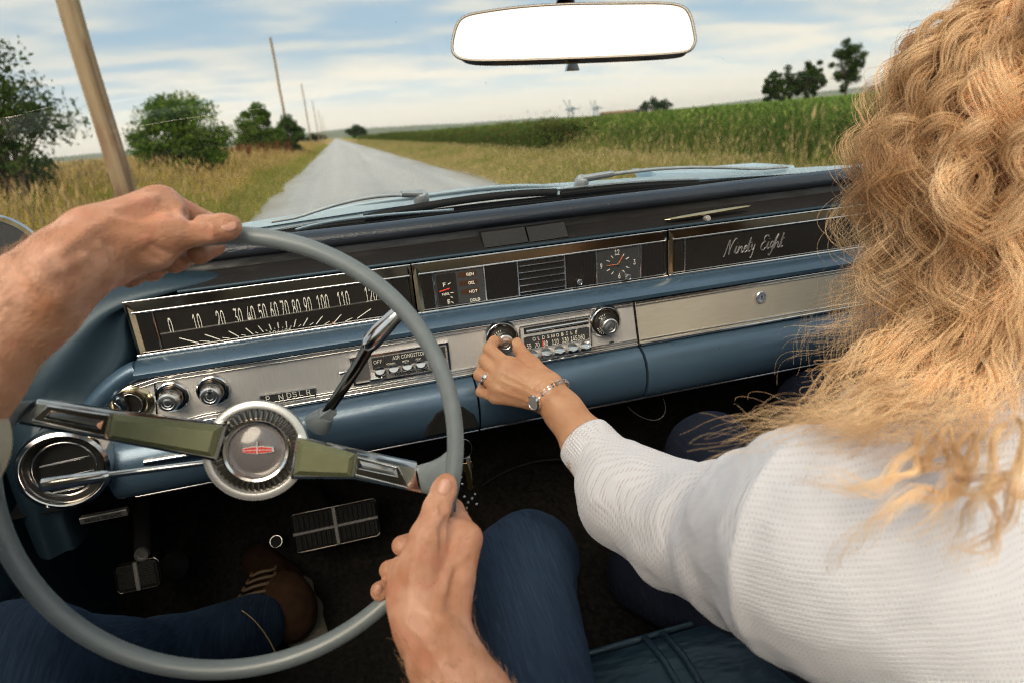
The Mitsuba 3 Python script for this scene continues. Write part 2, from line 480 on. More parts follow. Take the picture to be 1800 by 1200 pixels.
GR = [(0.115, 0.195, 0.036), (0.165, 0.25, 0.05), (0.25, 0.32, 0.08), (0.075, 0.13, 0.027), (0.36, 0.34, 0.13)]
a1 = scatter(15000, 7.7, 12, 0, 80, 21, 1.1)
a1[:, 0] += 0.5 * (meshkit.fbm(np.c_[a1[:, 1:2] * 0.5, a1 * 0], 2, 6) - 0.5)
h1 = rng.uniform(0.85, 1.12, len(a1)) * (0.84 + 0.25 * meshkit.fbm(np.c_[a1 * 0.6, 0 * a1[:, 0]], 2, 7))
a2 = scatter(14000, 12, 70, 3, 240, 22, 0.7)
h2 = rng.uniform(0.82, 1.05, len(a2))
put_stuff('green_crop', [crop(a1, h1, 23, GR, [3, 4, 3, 3, 0.8]), crop(a2, h2, 24, GR, [2, 4, 4, 2, 0.3], 0.32)], 'leafy', 'dense upright green crop in the field right of the road', 'crop')
pr('canopy', proc(lambda p, n, uv: mix((0.035, 0.085, 0.014), (0.11, 0.21, 0.035), fbm(p.x * 1.6, p.y * 1.2, 0.0, 4))), 0.9, spec=0.1)
cx, cy = np.r_[np.linspace(8.6, 30, 50), np.geomspace(31, 700, 26)], np.r_[np.linspace(-2, 60, 90), np.geomspace(62, 900, 40)]
X, Y = np.meshgrid(cx, cy, indexing='ij')
Z = 0.72 + 0.16 * (meshkit.fbm(np.stack([X * 0.9, Y * 0.9, X * 0], -1), 3, 8) - 0.5)
Z[0] = 0.05
ii, jj = np.meshgrid(np.arange(len(cx) - 1), np.arange(len(cy) - 1), indexing='ij')
q = np.stack([ii * len(cy) + jj, (ii + 1) * len(cy) + jj, (ii + 1) * len(cy) + jj + 1, ii * len(cy) + jj + 1], -1).reshape(-1, 4)
add('crop_canopy', tm(np.stack([X, Y, Z], -1).reshape(-1, 3), q), 'canopy', True, 'far spread of the green crop fading into one leafy mass', 'crop', kind='stuff')
# the ditch hedge of reeds and brambles between straw grass and crop, further off
hd = scatter(9000, 6.6, 8.8, 21, 210, 25, 0.8)
hh = rng.uniform(0.72, 1.22, len(hd)) * (0.66 + 0.62 * meshkit.fbm(np.c_[hd * 0.22, 0 * hd[:, 0]], 3, 10))
put_stuff('reed_hedge', [crop(hd, hh, 26, [(0.075, 0.12, 0.03), (0.11, 0.165, 0.04), (0.18, 0.11, 0.045), (0.15, 0.20, 0.045)], [4, 3, 1.6, 2], 0.24),
                         blades(hd[::16] * 1.0, hh[::16] * 1.28, 0.02 + 0 * hh[::16], palette(len(hd[::16]), [(0.22, 0.18, 0.08), (0.11, 0.11, 0.04)], [1, 1], 27), 0.10, head=0.12, headcol=(0.22, 0.15, 0.07), seed=28)],
          'leafy', 'dark reed and bramble hedge along the right side of the road', 'hedge')
# wispy tall grass where the straw verge runs into the crop
wg = scatter(15000, 6.7, 8.3, 0, 70, 31, 1.1)
wh = np.random.default_rng(32).uniform(0.25, 0.85, len(wg)) * (0.45 + 0.9 * meshkit.fbm(np.c_[wg * 0.8, 0 * wg[:, 0]], 3, 13)) * np.clip(0.5 + (wg[:, 0] - 6.7) * 0.6, 0.4, 1.2)
put_stuff('wispy_grass', [blades(wg, wh, 0.006 + 0.0003 * wg[:, 1], palette(len(wg), [(0.20, 0.26, 0.06), (0.32, 0.34, 0.09), (0.50, 0.42, 0.18), (0.13, 0.19, 0.04)], [3, 3, 2, 2], 33), 0.42, head=0.10, headcol=(0.46, 0.38, 0.18), seed=34)], 'blade',
          'wispy yellow green grass along the foot of the crop', 'grass')
# a few tall dry stalks in front of the crop
st = np.array([(7.2, 8.6), (7.3, 9.1), (7.15, 10.2), (7.3, 7.6), (7.4, 12.5), (7.2, 15), (7.35, 8.0), (7.25, 11.2), (7.5, 9.6), (7.3, 17)])
put_stuff('dry_stalk', [blades(st, rng.uniform(0.7, 1.05, len(st)), 0.014 + 0 * st[:, 0], palette(len(st), [(0.5, 0.4, 0.2)], [1], 29), 0.35, head=0.2, headcol=(0.5, 0.38, 0.19), seed=30)], 'blade',
          'bent tan dry stalks in front of the green crop', 'weeds')


# ---------------------------------------------------------------- trees and bushes
def tree(key, base, height, width, trunk_h, n_clumps, n_leaf, leaf, cols, wts, seed, label, cat, group=None, depth=None, gap=0.42, low=0.12, trunk_r=None, topness=1.0):
    r = np.random.default_rng(seed)
    key = nm(key)
    bx, by, bz = base
    tr = trunk_r or 0.02 * height
    limbs = [tube(spline([(bx, by, bz - 0.05), (bx + 0.1 * tr, by, bz + height * 0.35), (bx + r.normal() * 0.05 * width, by, bz + height * 0.8)], 12), np.linspace(tr, tr * 0.3, 12), 7)]
    cl = []
    depth = depth or width
    for i in range(n_clumps):
        for _ in range(60):
            p = r.uniform(-1, 1, 3)
            rr = np.linalg.norm(p)
            if rr <= 1 and rr > 0.25:
                break
        z = low + (1 - low) * (0.5 + 0.5 * p[2])
        taper = 1.0 - topness * 0.55 * max(0, z - 0.45)
        c = np.array([bx + p[0] * width / 2 * taper, by + p[1] * depth / 2 * taper, bz + height * (z * 0.94)])
        cl.append((c, r.uniform(0.10, 0.2) * width))
        s = np.array([bx, by, bz + min(trunk_h + r.random() * height * 0.3, height * 0.7)])
        if i % 2 == 0:
            limbs.append(tube(spline([s, (s + c) / 2 + [0, 0, -0.05 * height], c], 7), np.linspace(tr * 0.45, tr * 0.08, 7), 5))
    V, F, Cc, o = [], [], [], 0
    per = n_leaf // n_clumps
    tone = np.asarray(cols)
    for c, s in cl:
        k = int(per * r.uniform(0.6, 1.4))
        d = r.normal(size=(k, 3))
        d *= (s * r.random((k, 1)) ** 0.45) / np.linalg.norm(d, axis=1, keepdims=True)
        P = c + d * [1, 1, 0.8]
        P = P[P[:, 2] > bz + 0.02]
        k = len(P)
        nrm = r.normal(size=(k, 3)) + [0, 0, 0.5]
        nrm /= np.linalg.norm(nrm, axis=1, keepdims=True)
        a = np.cross(nrm, r.normal(size=(k, 3)))
        a /= np.linalg.norm(a, axis=1, keepdims=True)
        b = np.cross(nrm, a)
        L = leaf * r.uniform(0.6, 1.4, (k, 1))
        q = np.stack([P - a * L * 0.5, P + b * L * 0.27, P + a * L * 0.5, P - b * L * 0.27], 1)
        V.append(q.reshape(-1, 3))
        w = np.arange(k)[:, None] * 4 + o
        F.append(np.concatenate([w + [0, 1, 2], w + [0, 2, 3]]))
        cc = tone[r.choice(len(tone), k, p=np.asarray(wts) / np.sum(wts))] * r.uniform(0.7, 1.3, (k, 1)) * r.uniform(0.8, 1.2)
        Cc.append(np.repeat(cc[:, None], 4, 1).reshape(-1, 3))
        o += 4 * k
    add(key + '__trunk', join(limbs), 'bark', 60)
    add(key + '__crown', tm(np.vstack(V), np.vstack(F)), 'leafy', False, color=np.vstack(Cc))
    meta(key, label, cat, group)


DG = [(0.05, 0.10, 0.02), (0.075, 0.14, 0.03), (0.11, 0.17, 0.035), (0.035, 0.07, 0.016)]
BG = [(0.09, 0.17, 0.022), (0.13, 0.22, 0.03), (0.20, 0.27, 0.05), (0.055, 0.11, 0.018)]
tree('tree', (-5.75, 13.2, 0), 3.6, 2.9, 0.5, 60, 8000, 0.085, [(0.045, 0.075, 0.024), (0.065, 0.10, 0.03), (0.10, 0.13, 0.045)], [3, 3, 1.2], 41,
     'loose dark leaved tree at the left edge, behind the grass', 'tree', gap=0.5, low=0.1, topness=1.5)
tree('tree', (-4.95, 12.0, 0), 2.45, 1.2, 0.4, 26, 1900, 0.08, [(0.05, 0.085, 0.025), (0.08, 0.12, 0.03), (0.13, 0.16, 0.05)], [3, 3, 1.2], 42,
     'thin airy young tree between the big dark tree and the wooden pole', 'tree', low=0.12, topness=1.6)
tree('bush', (-4.45, 22, 0), 2.85, 2.75, 0.2, 80, 22000, 0.10, BG, [3, 4, 2.2, 2], 43, 'rounded bright green bush right of the near wooden pole', 'bush', low=0.10, topness=0.9)
tree('bush', (-5.15, 50, 0), 3.9, 3.3, 0.3, 60, 15000, 0.17, BG, [3, 3, 1.5, 3], 44, 'left one of two dark green bushes at the second pole', 'bush', low=0.1, topness=0.8)
tree('bush', (-3.45, 54, 0), 3.3, 2.6, 0.3, 44, 10000, 0.17, DG, [3, 3, 1.5, 2], 45, 'smaller right one of two dark green bushes at the second pole', 'bush', low=0.1, topness=0.8)
GT = 'trees across the green field'
for i, (x, y, hh, ww, lab) in enumerate([(80.6, 110, 6.7, 3.6, 'leftmost low tree of the row across the green field'), (84.5, 111, 7.3, 4.6, 'second tree from the left in the row across the green field'),
                                         (88.3, 110, 8.2, 5.0, 'third and tallest tree of the row across the green field'), (91.7, 112, 8.5, 4.2, 'rightmost tree of the row, next to the gap before the lone tall tree')]):
    tree('field_tree', (x, y, 0), hh, ww, 1.0, 36, 4600, 0.42, [(0.04, 0.07, 0.018), (0.06, 0.10, 0.025), (0.095, 0.13, 0.035)], [3, 3, 1], 50 + i, lab, 'tree', GT, low=0.12)
tree('field_tree', (106.2, 120, 0), 12.6, 7.0, 2.0, 46, 5200, 0.48, [(0.035, 0.06, 0.016), (0.055, 0.09, 0.025), (0.09, 0.12, 0.035)], [3, 3, 1.4], 56, 'lone tall tree with gaps in its crown, beside the row across the field', 'tree', GT, low=0.14, topness=0.9)
tree('distant_tree', (203, 400, 0), 9.2, 15, 1.0, 26, 2200, 1.0, [(0.025, 0.05, 0.018), (0.04, 0.07, 0.022)], [1, 1], 60, 'dark low clump of a far tree right of the cranes', 'tree', low=0.1)
tree('distant_tree', (214, 405, 0), 7.4, 12, 1.0, 18, 1500, 1.0, [(0.025, 0.05, 0.018), (0.04, 0.07, 0.022)], [1, 1], 61, 'smaller far tree touching the dark clump right of the cranes', 'tree', low=0.1)
tree('distant_tree', (9.0, 300, 0), 5.6, 10, 0.6, 22, 1600, 0.8, [(0.03, 0.06, 0.02), (0.05, 0.085, 0.025)], [1, 1], 62, 'low dark tree where the road meets the horizon', 'tree', low=0.1)
tree('distant_tree', (-8.5, 290, 0), 3.4, 9, 0.6, 16, 900, 0.8, [(0.03, 0.06, 0.02), (0.06, 0.095, 0.03)], [1, 1], 63, 'low far bush left of the end of the road', 'tree', low=0.1)

# ---------------------------------------------------------------- poles
PG = 'wooden utility poles along the left side of the road'
names = ['thick weathered wooden utility pole leaning close to the car', 'second utility pole, rising behind the pair of bushes', 'third utility pole along the road', 'fourth utility pole along the road',
         'fifth utility pole along the road', 'last utility pole, thinnest and nearest the horizon']
for i in range(6):
    y = (9.0, 55, 103, 153, 205, 262)[i]
    hgt = (9.7, 8.7, 9.0, 9.3, 9.3, 9.3)[i]
    z = np.linspace(-0.2, hgt, 40)
    lean = 0.012 if i == 0 else 0.01 * math.sin(5 * i)
    wob = 0.012 * np.sin(z * 1.9 + i)
    k = add('utility_pole', tube(np.c_[(-2.665 if i == 0 else -3.6) - lean * (z - 2.0) + wob, 0 * z + y, z], np.linspace(0.124, 0.104, 40) * (1 if i == 0 else 0.82), 20 if i < 2 else 10), 'pole_wood', 60, names[i], 'utility pole', PG)

# ---------------------------------------------------------------- far things
pr('far_hill', proc(lambda p, n, uv: mix((0.045, 0.075, 0.05), (0.09, 0.11, 0.075), fbm(p.x * 0.002, p.z * 0.02))), 1.0, spec=0.0)


def ridge(x0, x1, y, heights, seed):
    x = np.linspace(x0, x1, 90)
    zz = np.interp(x, np.linspace(x0, x1, len(heights)), heights) * (0.75 + 0.5 * meshkit.fbm(np.c_[x * 0.0016, 0 * x, 0 * x], 4, seed))
    prof = np.array([-1.0, -0.7, -0.35, 0.0, 0.5, 1.0])
    k = np.array([0, 0.35, 0.8, 1.0, 0.5, 0])
    v = np.stack([np.c_[x, y + 900 * q + 0 * x, zz * kk - 1] for q, kk in zip(prof, k)])
    a, b = v.shape[:2]
    i, j = np.meshgrid(np.arange(a - 1), np.arange(b - 1), indexing='ij')
    return tm(v.reshape(-1, 3), np.stack([i * b + j, i * b + j + 1, (i + 1) * b + j + 1, (i + 1) * b + j], -1).reshape(-1, 4))


add('hills', join([ridge(-1500, 3200, 8000, [0, 50, 110, 70, 45, 30, 0], 3), ridge(4300, 14000, 7600, [0, 60, 95, 90, 70, 60, 60], 4), ridge(-5200, 600, 8600, [20, 45, 60, 40, 20], 5)]), 'far_hill', True,
    'low blue hills along the horizon', 'hills', kind='structure')
pr('barn_red', (0.22, 0.15, 0.09), 0.9)
pr('barn_dark', (0.05, 0.045, 0.04), 0.8)
for nm_, x0, x1, mat, lab in (('barn', 168, 190, 'barn_red', 'long low brown barn beyond the crop, left of the dark clump'), ('shed', 191, 198.5, 'barn_dark', 'small dark shed between the brown barn and the dark clump')):
    add(nm_ + '__wall', boxm(x0, x1, 396, 404, -0.1, 1.9), mat)
    add(nm_ + '__roof', tm([(x0 - .4, 395.5, 1.8), (x1 + .4, 395.5, 1.8), (x1 + .4, 400, 3.1), (x0 - .4, 400, 3.1), (x0 - .4, 404.5, 1.8), (x1 + .4, 404.5, 1.8)],
                       [(0, 1, 2), (0, 2, 3), (3, 2, 5), (3, 5, 4), (0, 3, 4), (1, 5, 2), (0, 4, 5), (0, 5, 1)]), 'barn_dark' if nm_ == 'shed' else 'barn_red')
    meta(nm_, lab, 'barn' if nm_ == 'barn' else 'shed')
pr('crane_paint', (0.12, 0.19, 0.27), 0.6)


def crane(x, y, s, label, booms):
    k = nm('harbour_crane')
    legs = [tube([(x + a * s, y + b * s, 0), (x + a * s * 0.9, y + b * s, 17 * s)], 0.9 * s, 5) for a in (-5, 5) for b in (-4, 4)]
    add(k + '__portal', join(legs + [boxm(x - 5.5 * s, x + 5.5 * s, y - 4.5 * s, y + 4.5 * s, 15.4 * s, 17.6 * s)]), 'crane_paint')
    add(k + '__girder', boxm(x - 13 * s, x + 20 * s, y - 1.5 * s, y + 1.5 * s, 18 * s, 20.4 * s), 'crane_paint')
    add(k + '__machinery_house', boxm(x + 1 * s, x + 9 * s, y - 2.5 * s, y + 2.5 * s, 20.6 * s, 24 * s), 'crane_paint')
    add(k + '__mast', join([tube([(x - 4 * s, y, 20 * s), (x - 2 * s, y, 40 * s)], 0.8 * s, 5), tube([(x + 4 * s, y, 20 * s), (x - 2 * s, y, 40 * s)], 0.6 * s, 5)]), 'crane_paint')
    for b in booms:
        add(k + '__boom', tube([(x - 5 * s, y, 20 * s), (x + b[0] * s, y, b[1] * s)], 0.9 * s, 5), 'crane_paint')
    meta(k, label, 'crane', 'pale harbour cranes on the horizon')


crane(550, 1500, 1.05, 'left pale harbour crane with its boom raised, on the horizon', [(-17, 42)])
crane(618, 1510, 0.92, 'right pale harbour crane, lower and beside the first', [(-15, 38)])

# the air: one box of thin haze round everything
scene['haze_air'] = {'type': 'homogeneous', 'albedo': rgb(0.95, 0.96, 0.97), 'sigma_t': 4.0e-5}
scene['haze'] = {'type': 'cube', 'to_world': T().translate([0, 0, 84]).scale([16000, 16000, 86]), 'bsdf': {'type': 'null'}, 'interior': {'type': 'ref', 'id': 'haze_air'}}
meta('haze', 'thin evening haze over the fields', 'haze', kind='stuff')
scene['camera']['medium'] = {'type': 'ref', 'id': 'haze_air'}

# ---------------------------------------------------------------- the car: materials
def speck(p, s):
    return fbm(p.x * s, p.y * s, p.z * s, 3)


pr('blue_paint', proc(lambda p, n, uv: mix(mix((0.050, 0.098, 0.155), (0.070, 0.124, 0.188), speck(p, 9.0)), (0.018, 0.022, 0.028), smoothstep(0.90, 0.95, noise(p.x * 260, p.y * 260, p.z * 260)) * smoothstep(0.5, 0.7, noise(p.x * 21, p.y * 21, p.z * 21)))), proc(lambda p, n, uv: 0.22 + 0.16 * speck(p, 30.0)), 0.40, 0.5, clearcoat=1.0, clearcoat_gloss=0.9)
pr('body_paint', (0.38, 0.50, 0.58), 0.30, 0.15, 0.5, clearcoat=0.8)
pr('pad_vinyl', proc(lambda p, n, uv: mix((0.013, 0.020, 0.032), (0.024, 0.032, 0.046), speck(p, 16.0))), 0.40, spec=0.6,
   bump=lambda p, n, uv: mikit.voronoi(p.x * 330, (p.y + p.z) * 330)[1] + 0.6 * fbm(p.x * 120, p.y * 300, p.z * 300), bscale=0.0006, eps=6e-4)
pr('face_vinyl', proc(lambda p, n, uv: mix((0.015, 0.015, 0.016), (0.028, 0.026, 0.026), speck(p, 12.0))), 0.36, spec=0.5, bump=lambda p, n, uv: fbm(p.x * 14, p.y * 60, p.z * 60), bscale=0.003, eps=2e-3)
pr('cheek_paint', proc(lambda p, n, uv: mix((0.020, 0.042, 0.062), (0.03, 0.056, 0.080), speck(p, 9.0))), 0.42, 0.25, 0.5)
CHROME_R = proc(lambda p, n, uv: 0.07 + 0.20 * smoothstep(0.45, 0.8, speck(p, 60.0)))
pr('chrome', proc(lambda p, n, uv: mix((0.80, 0.78, 0.76), (0.58, 0.54, 0.50), smoothstep(0.52, 0.82, speck(p, 85.0)))), CHROME_R, 1.0)
pr('warm_reflection_chrome', proc(lambda p, n, uv: mix((0.74, 0.62, 0.42), (0.50, 0.40, 0.24), speck(p, 60.0))), 0.16, 1.0)  # chrome with the gold of warm reflections painted into its colour
pr('satin_chrome', (0.82, 0.81, 0.79), 0.26, 1.0)
pr('dark_chrome', (0.20, 0.18, 0.16), 0.12, 1.0)
pr('silver_panel', proc(lambda p, n, uv: mix((0.47, 0.46, 0.45), (0.57, 0.56, 0.55), 0.6 * speck(p, 14.0) + 0.4 * noise(p.x * 900, p.z * 60))), 0.42, 0.20, 0.5)
pr('glove_panel', proc(lambda p, n, uv: mix((0.45, 0.415, 0.345), (0.55, 0.51, 0.435), 0.6 * speck(p, 10.0) + 0.4 * noise(p.x * 60, p.z * 700))), 0.45, 0.15, 0.5)
pr('dial_black', proc(lambda p, n, uv: mix((0.012, 0.011, 0.010), (0.024, 0.020, 0.017), speck(p, 18.0))), 0.30, spec=0.5)
pr('dial_grey', (0.045, 0.046, 0.048), 0.35)
pr('ribbed_black', (0.014, 0.012, 0.011), 0.42, spec=0.6, bump=lambda p, n, uv: 0.5 + 0.5 * dr.sin(p.x * 2600), bscale=0.0010, eps=2e-4)
pr('ink', (0.80, 0.77, 0.68), 0.6, spec=0.2)
pr('dark_ink', (0.03, 0.03, 0.03), 0.6, spec=0.2)
pr('needle_red', (0.75, 0.06, 0.03), 0.5)
pr('amber', (0.055, 0.022, 0.007), 0.4)
pr('orange_hand', (0.62, 0.17, 0.05), 0.4)
pr('steel_grey', (0.35, 0.34, 0.33), 0.4, 0.8)
pr('wiper_grey', proc(lambda p, n, uv: mix((0.40, 0.45, 0.48), (0.54, 0.58, 0.60), speck(p, 60.0))), 0.45, 0.5)
pr('rubber', (0.012, 0.012, 0.012), 0.65, spec=0.3)
pr('wheel_grey', proc(lambda p, n, uv: mix((0.120, 0.145, 0.156), (0.190, 0.215, 0.225), 0.65 * speck(p, 11.0) + 0.35 * noise(p.x * 40, p.y * 300, p.z * 90))), proc(lambda p, n, uv: 0.22 + 0.22 * speck(p, 40.0)), 0.0, 0.6, clearcoat=0.3)
pr('olive_spoke', proc(lambda p, n, uv: mix((0.105, 0.118, 0.060), (0.20, 0.205, 0.112), 0.7 * speck(p, 16.0) + 0.3 * speck(p, 90.0))), 0.42, 0.25, 0.5)
pr('hub_matte', (0.66, 0.65, 0.63), 0.32, 0.7)
pr('lens_grey', (0.125, 0.112, 0.115), 0.12, 0.0, 0.7, clearcoat=1.0)
pr('emblem_red', (0.55, 0.045, 0.035), 0.3)
pr('carpet', proc(lambda p, n, uv: mix((0.006, 0.006, 0.006), (0.028, 0.025, 0.023), fbm(p.x * 160, p.y * 160, p.z * 160, 2))), 1.0, spec=0.05, bump=lambda p, n, uv: fbm(p.x * 260, p.y * 260, p.z * 260, 2), bscale=0.006, eps=1e-3)
pr('under_black', (0.010, 0.010, 0.010), 0.8, spec=0.2)
pr('seat_vinyl', proc(lambda p, n, uv: mix((0.010, 0.026, 0.044), (0.018, 0.040, 0.064), speck(p, 12.0))), 0.38, spec=0.5, bump=lambda p, n, uv: fbm(p.x * 30, p.y * 90, p.z * 60, 3), bscale=0.005, eps=2e-3)
pr('mirror_glass', (0.20, 0.205, 0.215), 0.04, 1.0)
pr('brass_key', (0.52, 0.33, 0.11), 0.28, 1.0)
pr('crystal', (0.95, 0.95, 0.95), 0.03, 1.0)
bsdf('pane_glass', type='thindielectric', int_ior=1.5, specular_reflectance=rgb(0.55, 0.55, 0.55))
pr('dust', (0.6, 0.6, 0.58), 0.9)

CAR = 'car'
meta(CAR, 'vintage convertible with blue dashboard, grey steering wheel and chrome trim, seen from its front seat', 'car')
XL, XR = -0.312, 0.955
NUM = 0.925      # plane of the instruments


def c_(k):
    return 'car__' + k


# dashboard shell
pad = [(0.976, 0.999), (0.968, 1.002), (0.9655, 1.008), (0.9675, 1.0145), (0.975, 1.0195), (0.990, 1.0218), (1.010, 1.0205), (1.05, 1.014), (1.16, 0.994), (1.16, 0.97), (1.0, 0.985)]
xs = np.linspace(-0.40, 1.16, 60)
pp = np.array(pad)
wav = 0.0012 * (meshkit.fbm(np.c_[xs * 9, xs * 0, xs * 0], 3, 3) - 0.5)
v = np.stack([np.c_[np.full(len(pp), x), pp[:, 0] + 0.010 * max(0, (-0.2 - x) / 0.2) ** 2, pp[:, 1] + w - 0.016 * max(0, (-0.22 - x) / 0.18) ** 2] for x, w in zip(xs, wav)])
i, j = np.meshgrid(np.arange(len(xs) - 1), np.arange(len(pp)), indexing='ij')
j2 = (j + 1) % len(pp)
add(c_('dashboard'), join([extr([(0.922, 0.8865), (0.9105, 0.8855), (0.902, 0.883), (0.8935, 0.8785), (0.8885, 0.8725), (0.8895, 0.8665), (0.896, 0.8635), (0.910, 0.863), (0.96, 0.863), (0.96, 0.8865)], XL, XR),
                           extr([(0.905, 0.785), (0.892, 0.7825), (0.881, 0.776), (0.873, 0.766), (0.8685, 0.752), (0.8675, 0.737), (0.870, 0.722), (0.876, 0.708), (0.885, 0.698), (0.893, 0.694), (0.96, 0.694), (0.96, 0.785)], -0.3738, 0.1455),
                           extr([(0.905, 0.785), (0.892, 0.7825), (0.881, 0.776), (0.873, 0.766), (0.8685, 0.752), (0.8675, 0.737), (0.870, 0.722), (0.876, 0.708), (0.885, 0.698), (0.893, 0.694), (0.96, 0.694), (0.96, 0.785)], 0.1490, 0.4275),
                           tube(spline([(XL + 0.002, 0.905, 0.875), (-0.345, 0.902, 0.858), (-0.385, 0.899, 0.822), (-0.408, 0.903, 0.79)], 24), 0.0135, 12)]), 'blue_paint', 35)
add(c_('dashboard') + '__top_pad', tm(v.reshape(-1, 3), np.stack([i * len(pp) + j, (i + 1) * len(pp) + j, (i + 1) * len(pp) + j2, i * len(pp) + j2], -1).reshape(-1, 4)), 'pad_vinyl', 50)
add(c_('dashboard') + '__upper_face', extr([(0.974, 1.0), (0.983, 0.996), (0.981, 0.984), (0.970, 0.976), (0.950, 0.9705), (0.9395, 0.9685), (0.9385, 0.9655), (0.96, 0.955), (1.1, 0.955), (1.1, 1.0)], -0.240, 1.10), 'face_vinyl', 40)
add(c_('dashboard') + '__upper_rail', tube([(-0.245, 0.9385, 0.9665), (1.05, 0.9385, 0.9665)], 0.0028, 8), 'cheek_paint', 60)
# left end of the dashboard: recess side, crest and outer cheek as one bent surface
inner = spline([(-0.170, 0.985, 0.9655), (-0.225, 0.948, 0.966), (-0.28, 0.938, 0.963), (-0.312, 0.934, 0.945), (-0.316, 0.930, 0.90), (-0.335, 0.912, 0.862), (-0.395, 0.904, 0.815), (-0.44, 0.902, 0.74), (-0.455, 0.905, 0.62)], 44)
crest = spline([(-0.170, 0.987, 0.970), (-0.225, 0.947, 0.969), (-0.262, 0.934, 0.966), (-0.322, 0.922, 0.955), (-0.362, 0.908, 0.930), (-0.400, 0.897, 0.893), (-0.437, 0.890, 0.850), (-0.470, 0.888, 0.77), (-0.485, 0.892, 0.62)], 44)
outer = spline([(-0.170, 1.02, 0.984), (-0.225, 0.985, 0.988), (-0.29, 0.975, 0.994), (-0.36, 0.975, 0.992), (-0.42, 0.97, 0.972), (-0.47, 0.96, 0.935), (-0.51, 0.955, 0.88), (-0.53, 0.955, 0.78), (-0.53, 0.955, 0.62)], 44)
R = [inner + (0, 0.05, 0)]
for a, b in ((inner, crest), (crest, outer)):
    for t in np.linspace(0, 1, 9)[(0 if a is inner else 1):]:
        q = a * (1 - t) + b * t
        q = q + np.c_[0 * q[:, 0], (0.010 if a is inner else -0.012) * math.sin(math.pi * t) * np.ones(len(q)), 0 * q[:, 0]]
        R.append(q)
R.append(outer + (0, 0.09, 0))
R = np.array(R)
a, b = R.shape[:2]
for _ in range(2):
    R[1:-1, :, 1] = 0.25 * R[:-2, :, 1] + 0.5 * R[1:-1, :, 1] + 0.25 * R[2:, :, 1]
i, j = np.meshgrid(np.arange(a - 1), np.arange(b - 1), indexing='ij')
add(c_('dashboard') + '__end_cheek', tm(R.reshape(-1, 3), np.stack([i * b + j, i * b + j + 1, (i + 1) * b + j + 1, (i + 1) * b + j], -1).reshape(-1, 4)), 'cheek_paint', True)
add(c_('dashboard') + '__lower_edge_trim', join([tube([(0.149, 0.8905, 0.6935), (1.0, 0.8905, 0.6935)], 0.0022, 8), tube([(-0.355, 0.8905, 0.6935), (0.1455, 0.8905, 0.6935)], 0.0018, 8)]), 'chrome', 60)
add(c_('dashboard') + '__underside', extr([(0.897, 0.692), (0.93, 0.685), (1.30, 0.70), (1.30, 0.73), (0.95, 0.70)], -0.52, 1.12), 'under_black')
add(c_('dashboard') + '__knee_recess', plate([(0.0593, 0.7101), (0.0651, 0.7291), (0.0795, 0.7471), (0.1014, 0.7551), (0.1228, 0.7498), (0.1381, 0.7342), (0.1427, 0.7088)], 0.8660, 0.02, 0.003), 'under_black', 40)

# silver lower fascia with its trims
SF = [(-0.2914, 0.8560), (-0.3344, 0.8549), (-0.3854, 0.8285), (-0.4183, 0.8045), (-0.4215, 0.7684), (-0.3838, 0.7536), (-0.3514, 0.7697), (-0.2973, 0.7813), (-0.2437, 0.7862), (-0.0535, 0.7845), (0.2684, 0.7835), (0.4318, 0.7828), (0.4199, 0.8595), (0.0937, 0.8645), (-0.0420, 0.8534)]
SF[9], SF[10], SF[11] = (SF[9][0], 0.7865), (SF[10][0], 0.7865), (0.4285, 0.7865)
SF[12], SF[13], SF[14] = (0.4205, 0.8635), (SF[13][0], 0.8632), (SF[14][0], 0.8628)
SF[0] = (SF[0][0], 0.8626)
add(c_('fascia'), plate(SF, 0.899, 0.02, 0.0008), 'silver_panel', 30)


def rail(pts, r=0.0021, y=0.8975):
    return tube([(p[0], y, p[1]) for p in pts], r, 8)


for off, r in ((0.0, 0.0020), (-0.0052, 0.0011)):
    add(c_('fascia') + '__top_trim', join([rail([(SF[0][0] + 0.002, 0.8612 + off), (0.4205, 0.8618 + off)], r), rail([(SF[0][0] + 0.002, 0.8612 + off), (SF[1][0], SF[1][1] - 0.003 + off), (SF[2][0] + 0.003, SF[2][1] - 0.003 + off), (SF[3][0] + 0.004, SF[3][1] + off)], r)]), 'chrome', 60)
for off, r in ((0.0012, 0.0026), (0.0075, 0.0012), (0.0110, 0.0010)):
    add(c_('fascia') + '__bottom_trim', join([rail([(SF[8][0], 0.7865 + off), (0.4275, 0.7865 + off)], r), rail([(SF[8][0], 0.7865 + off), (SF[7][0], SF[7][1] + off), (SF[6][0], SF[6][1] + off), (SF[5][0], SF[5][1] + off)], r)]), 'chrome', 60)
add(c_('fascia') + '__seam', rail([(-0.2924, 0.8548), (-0.3010, 0.8083)], 0.0008, 0.8985), 'under_black')
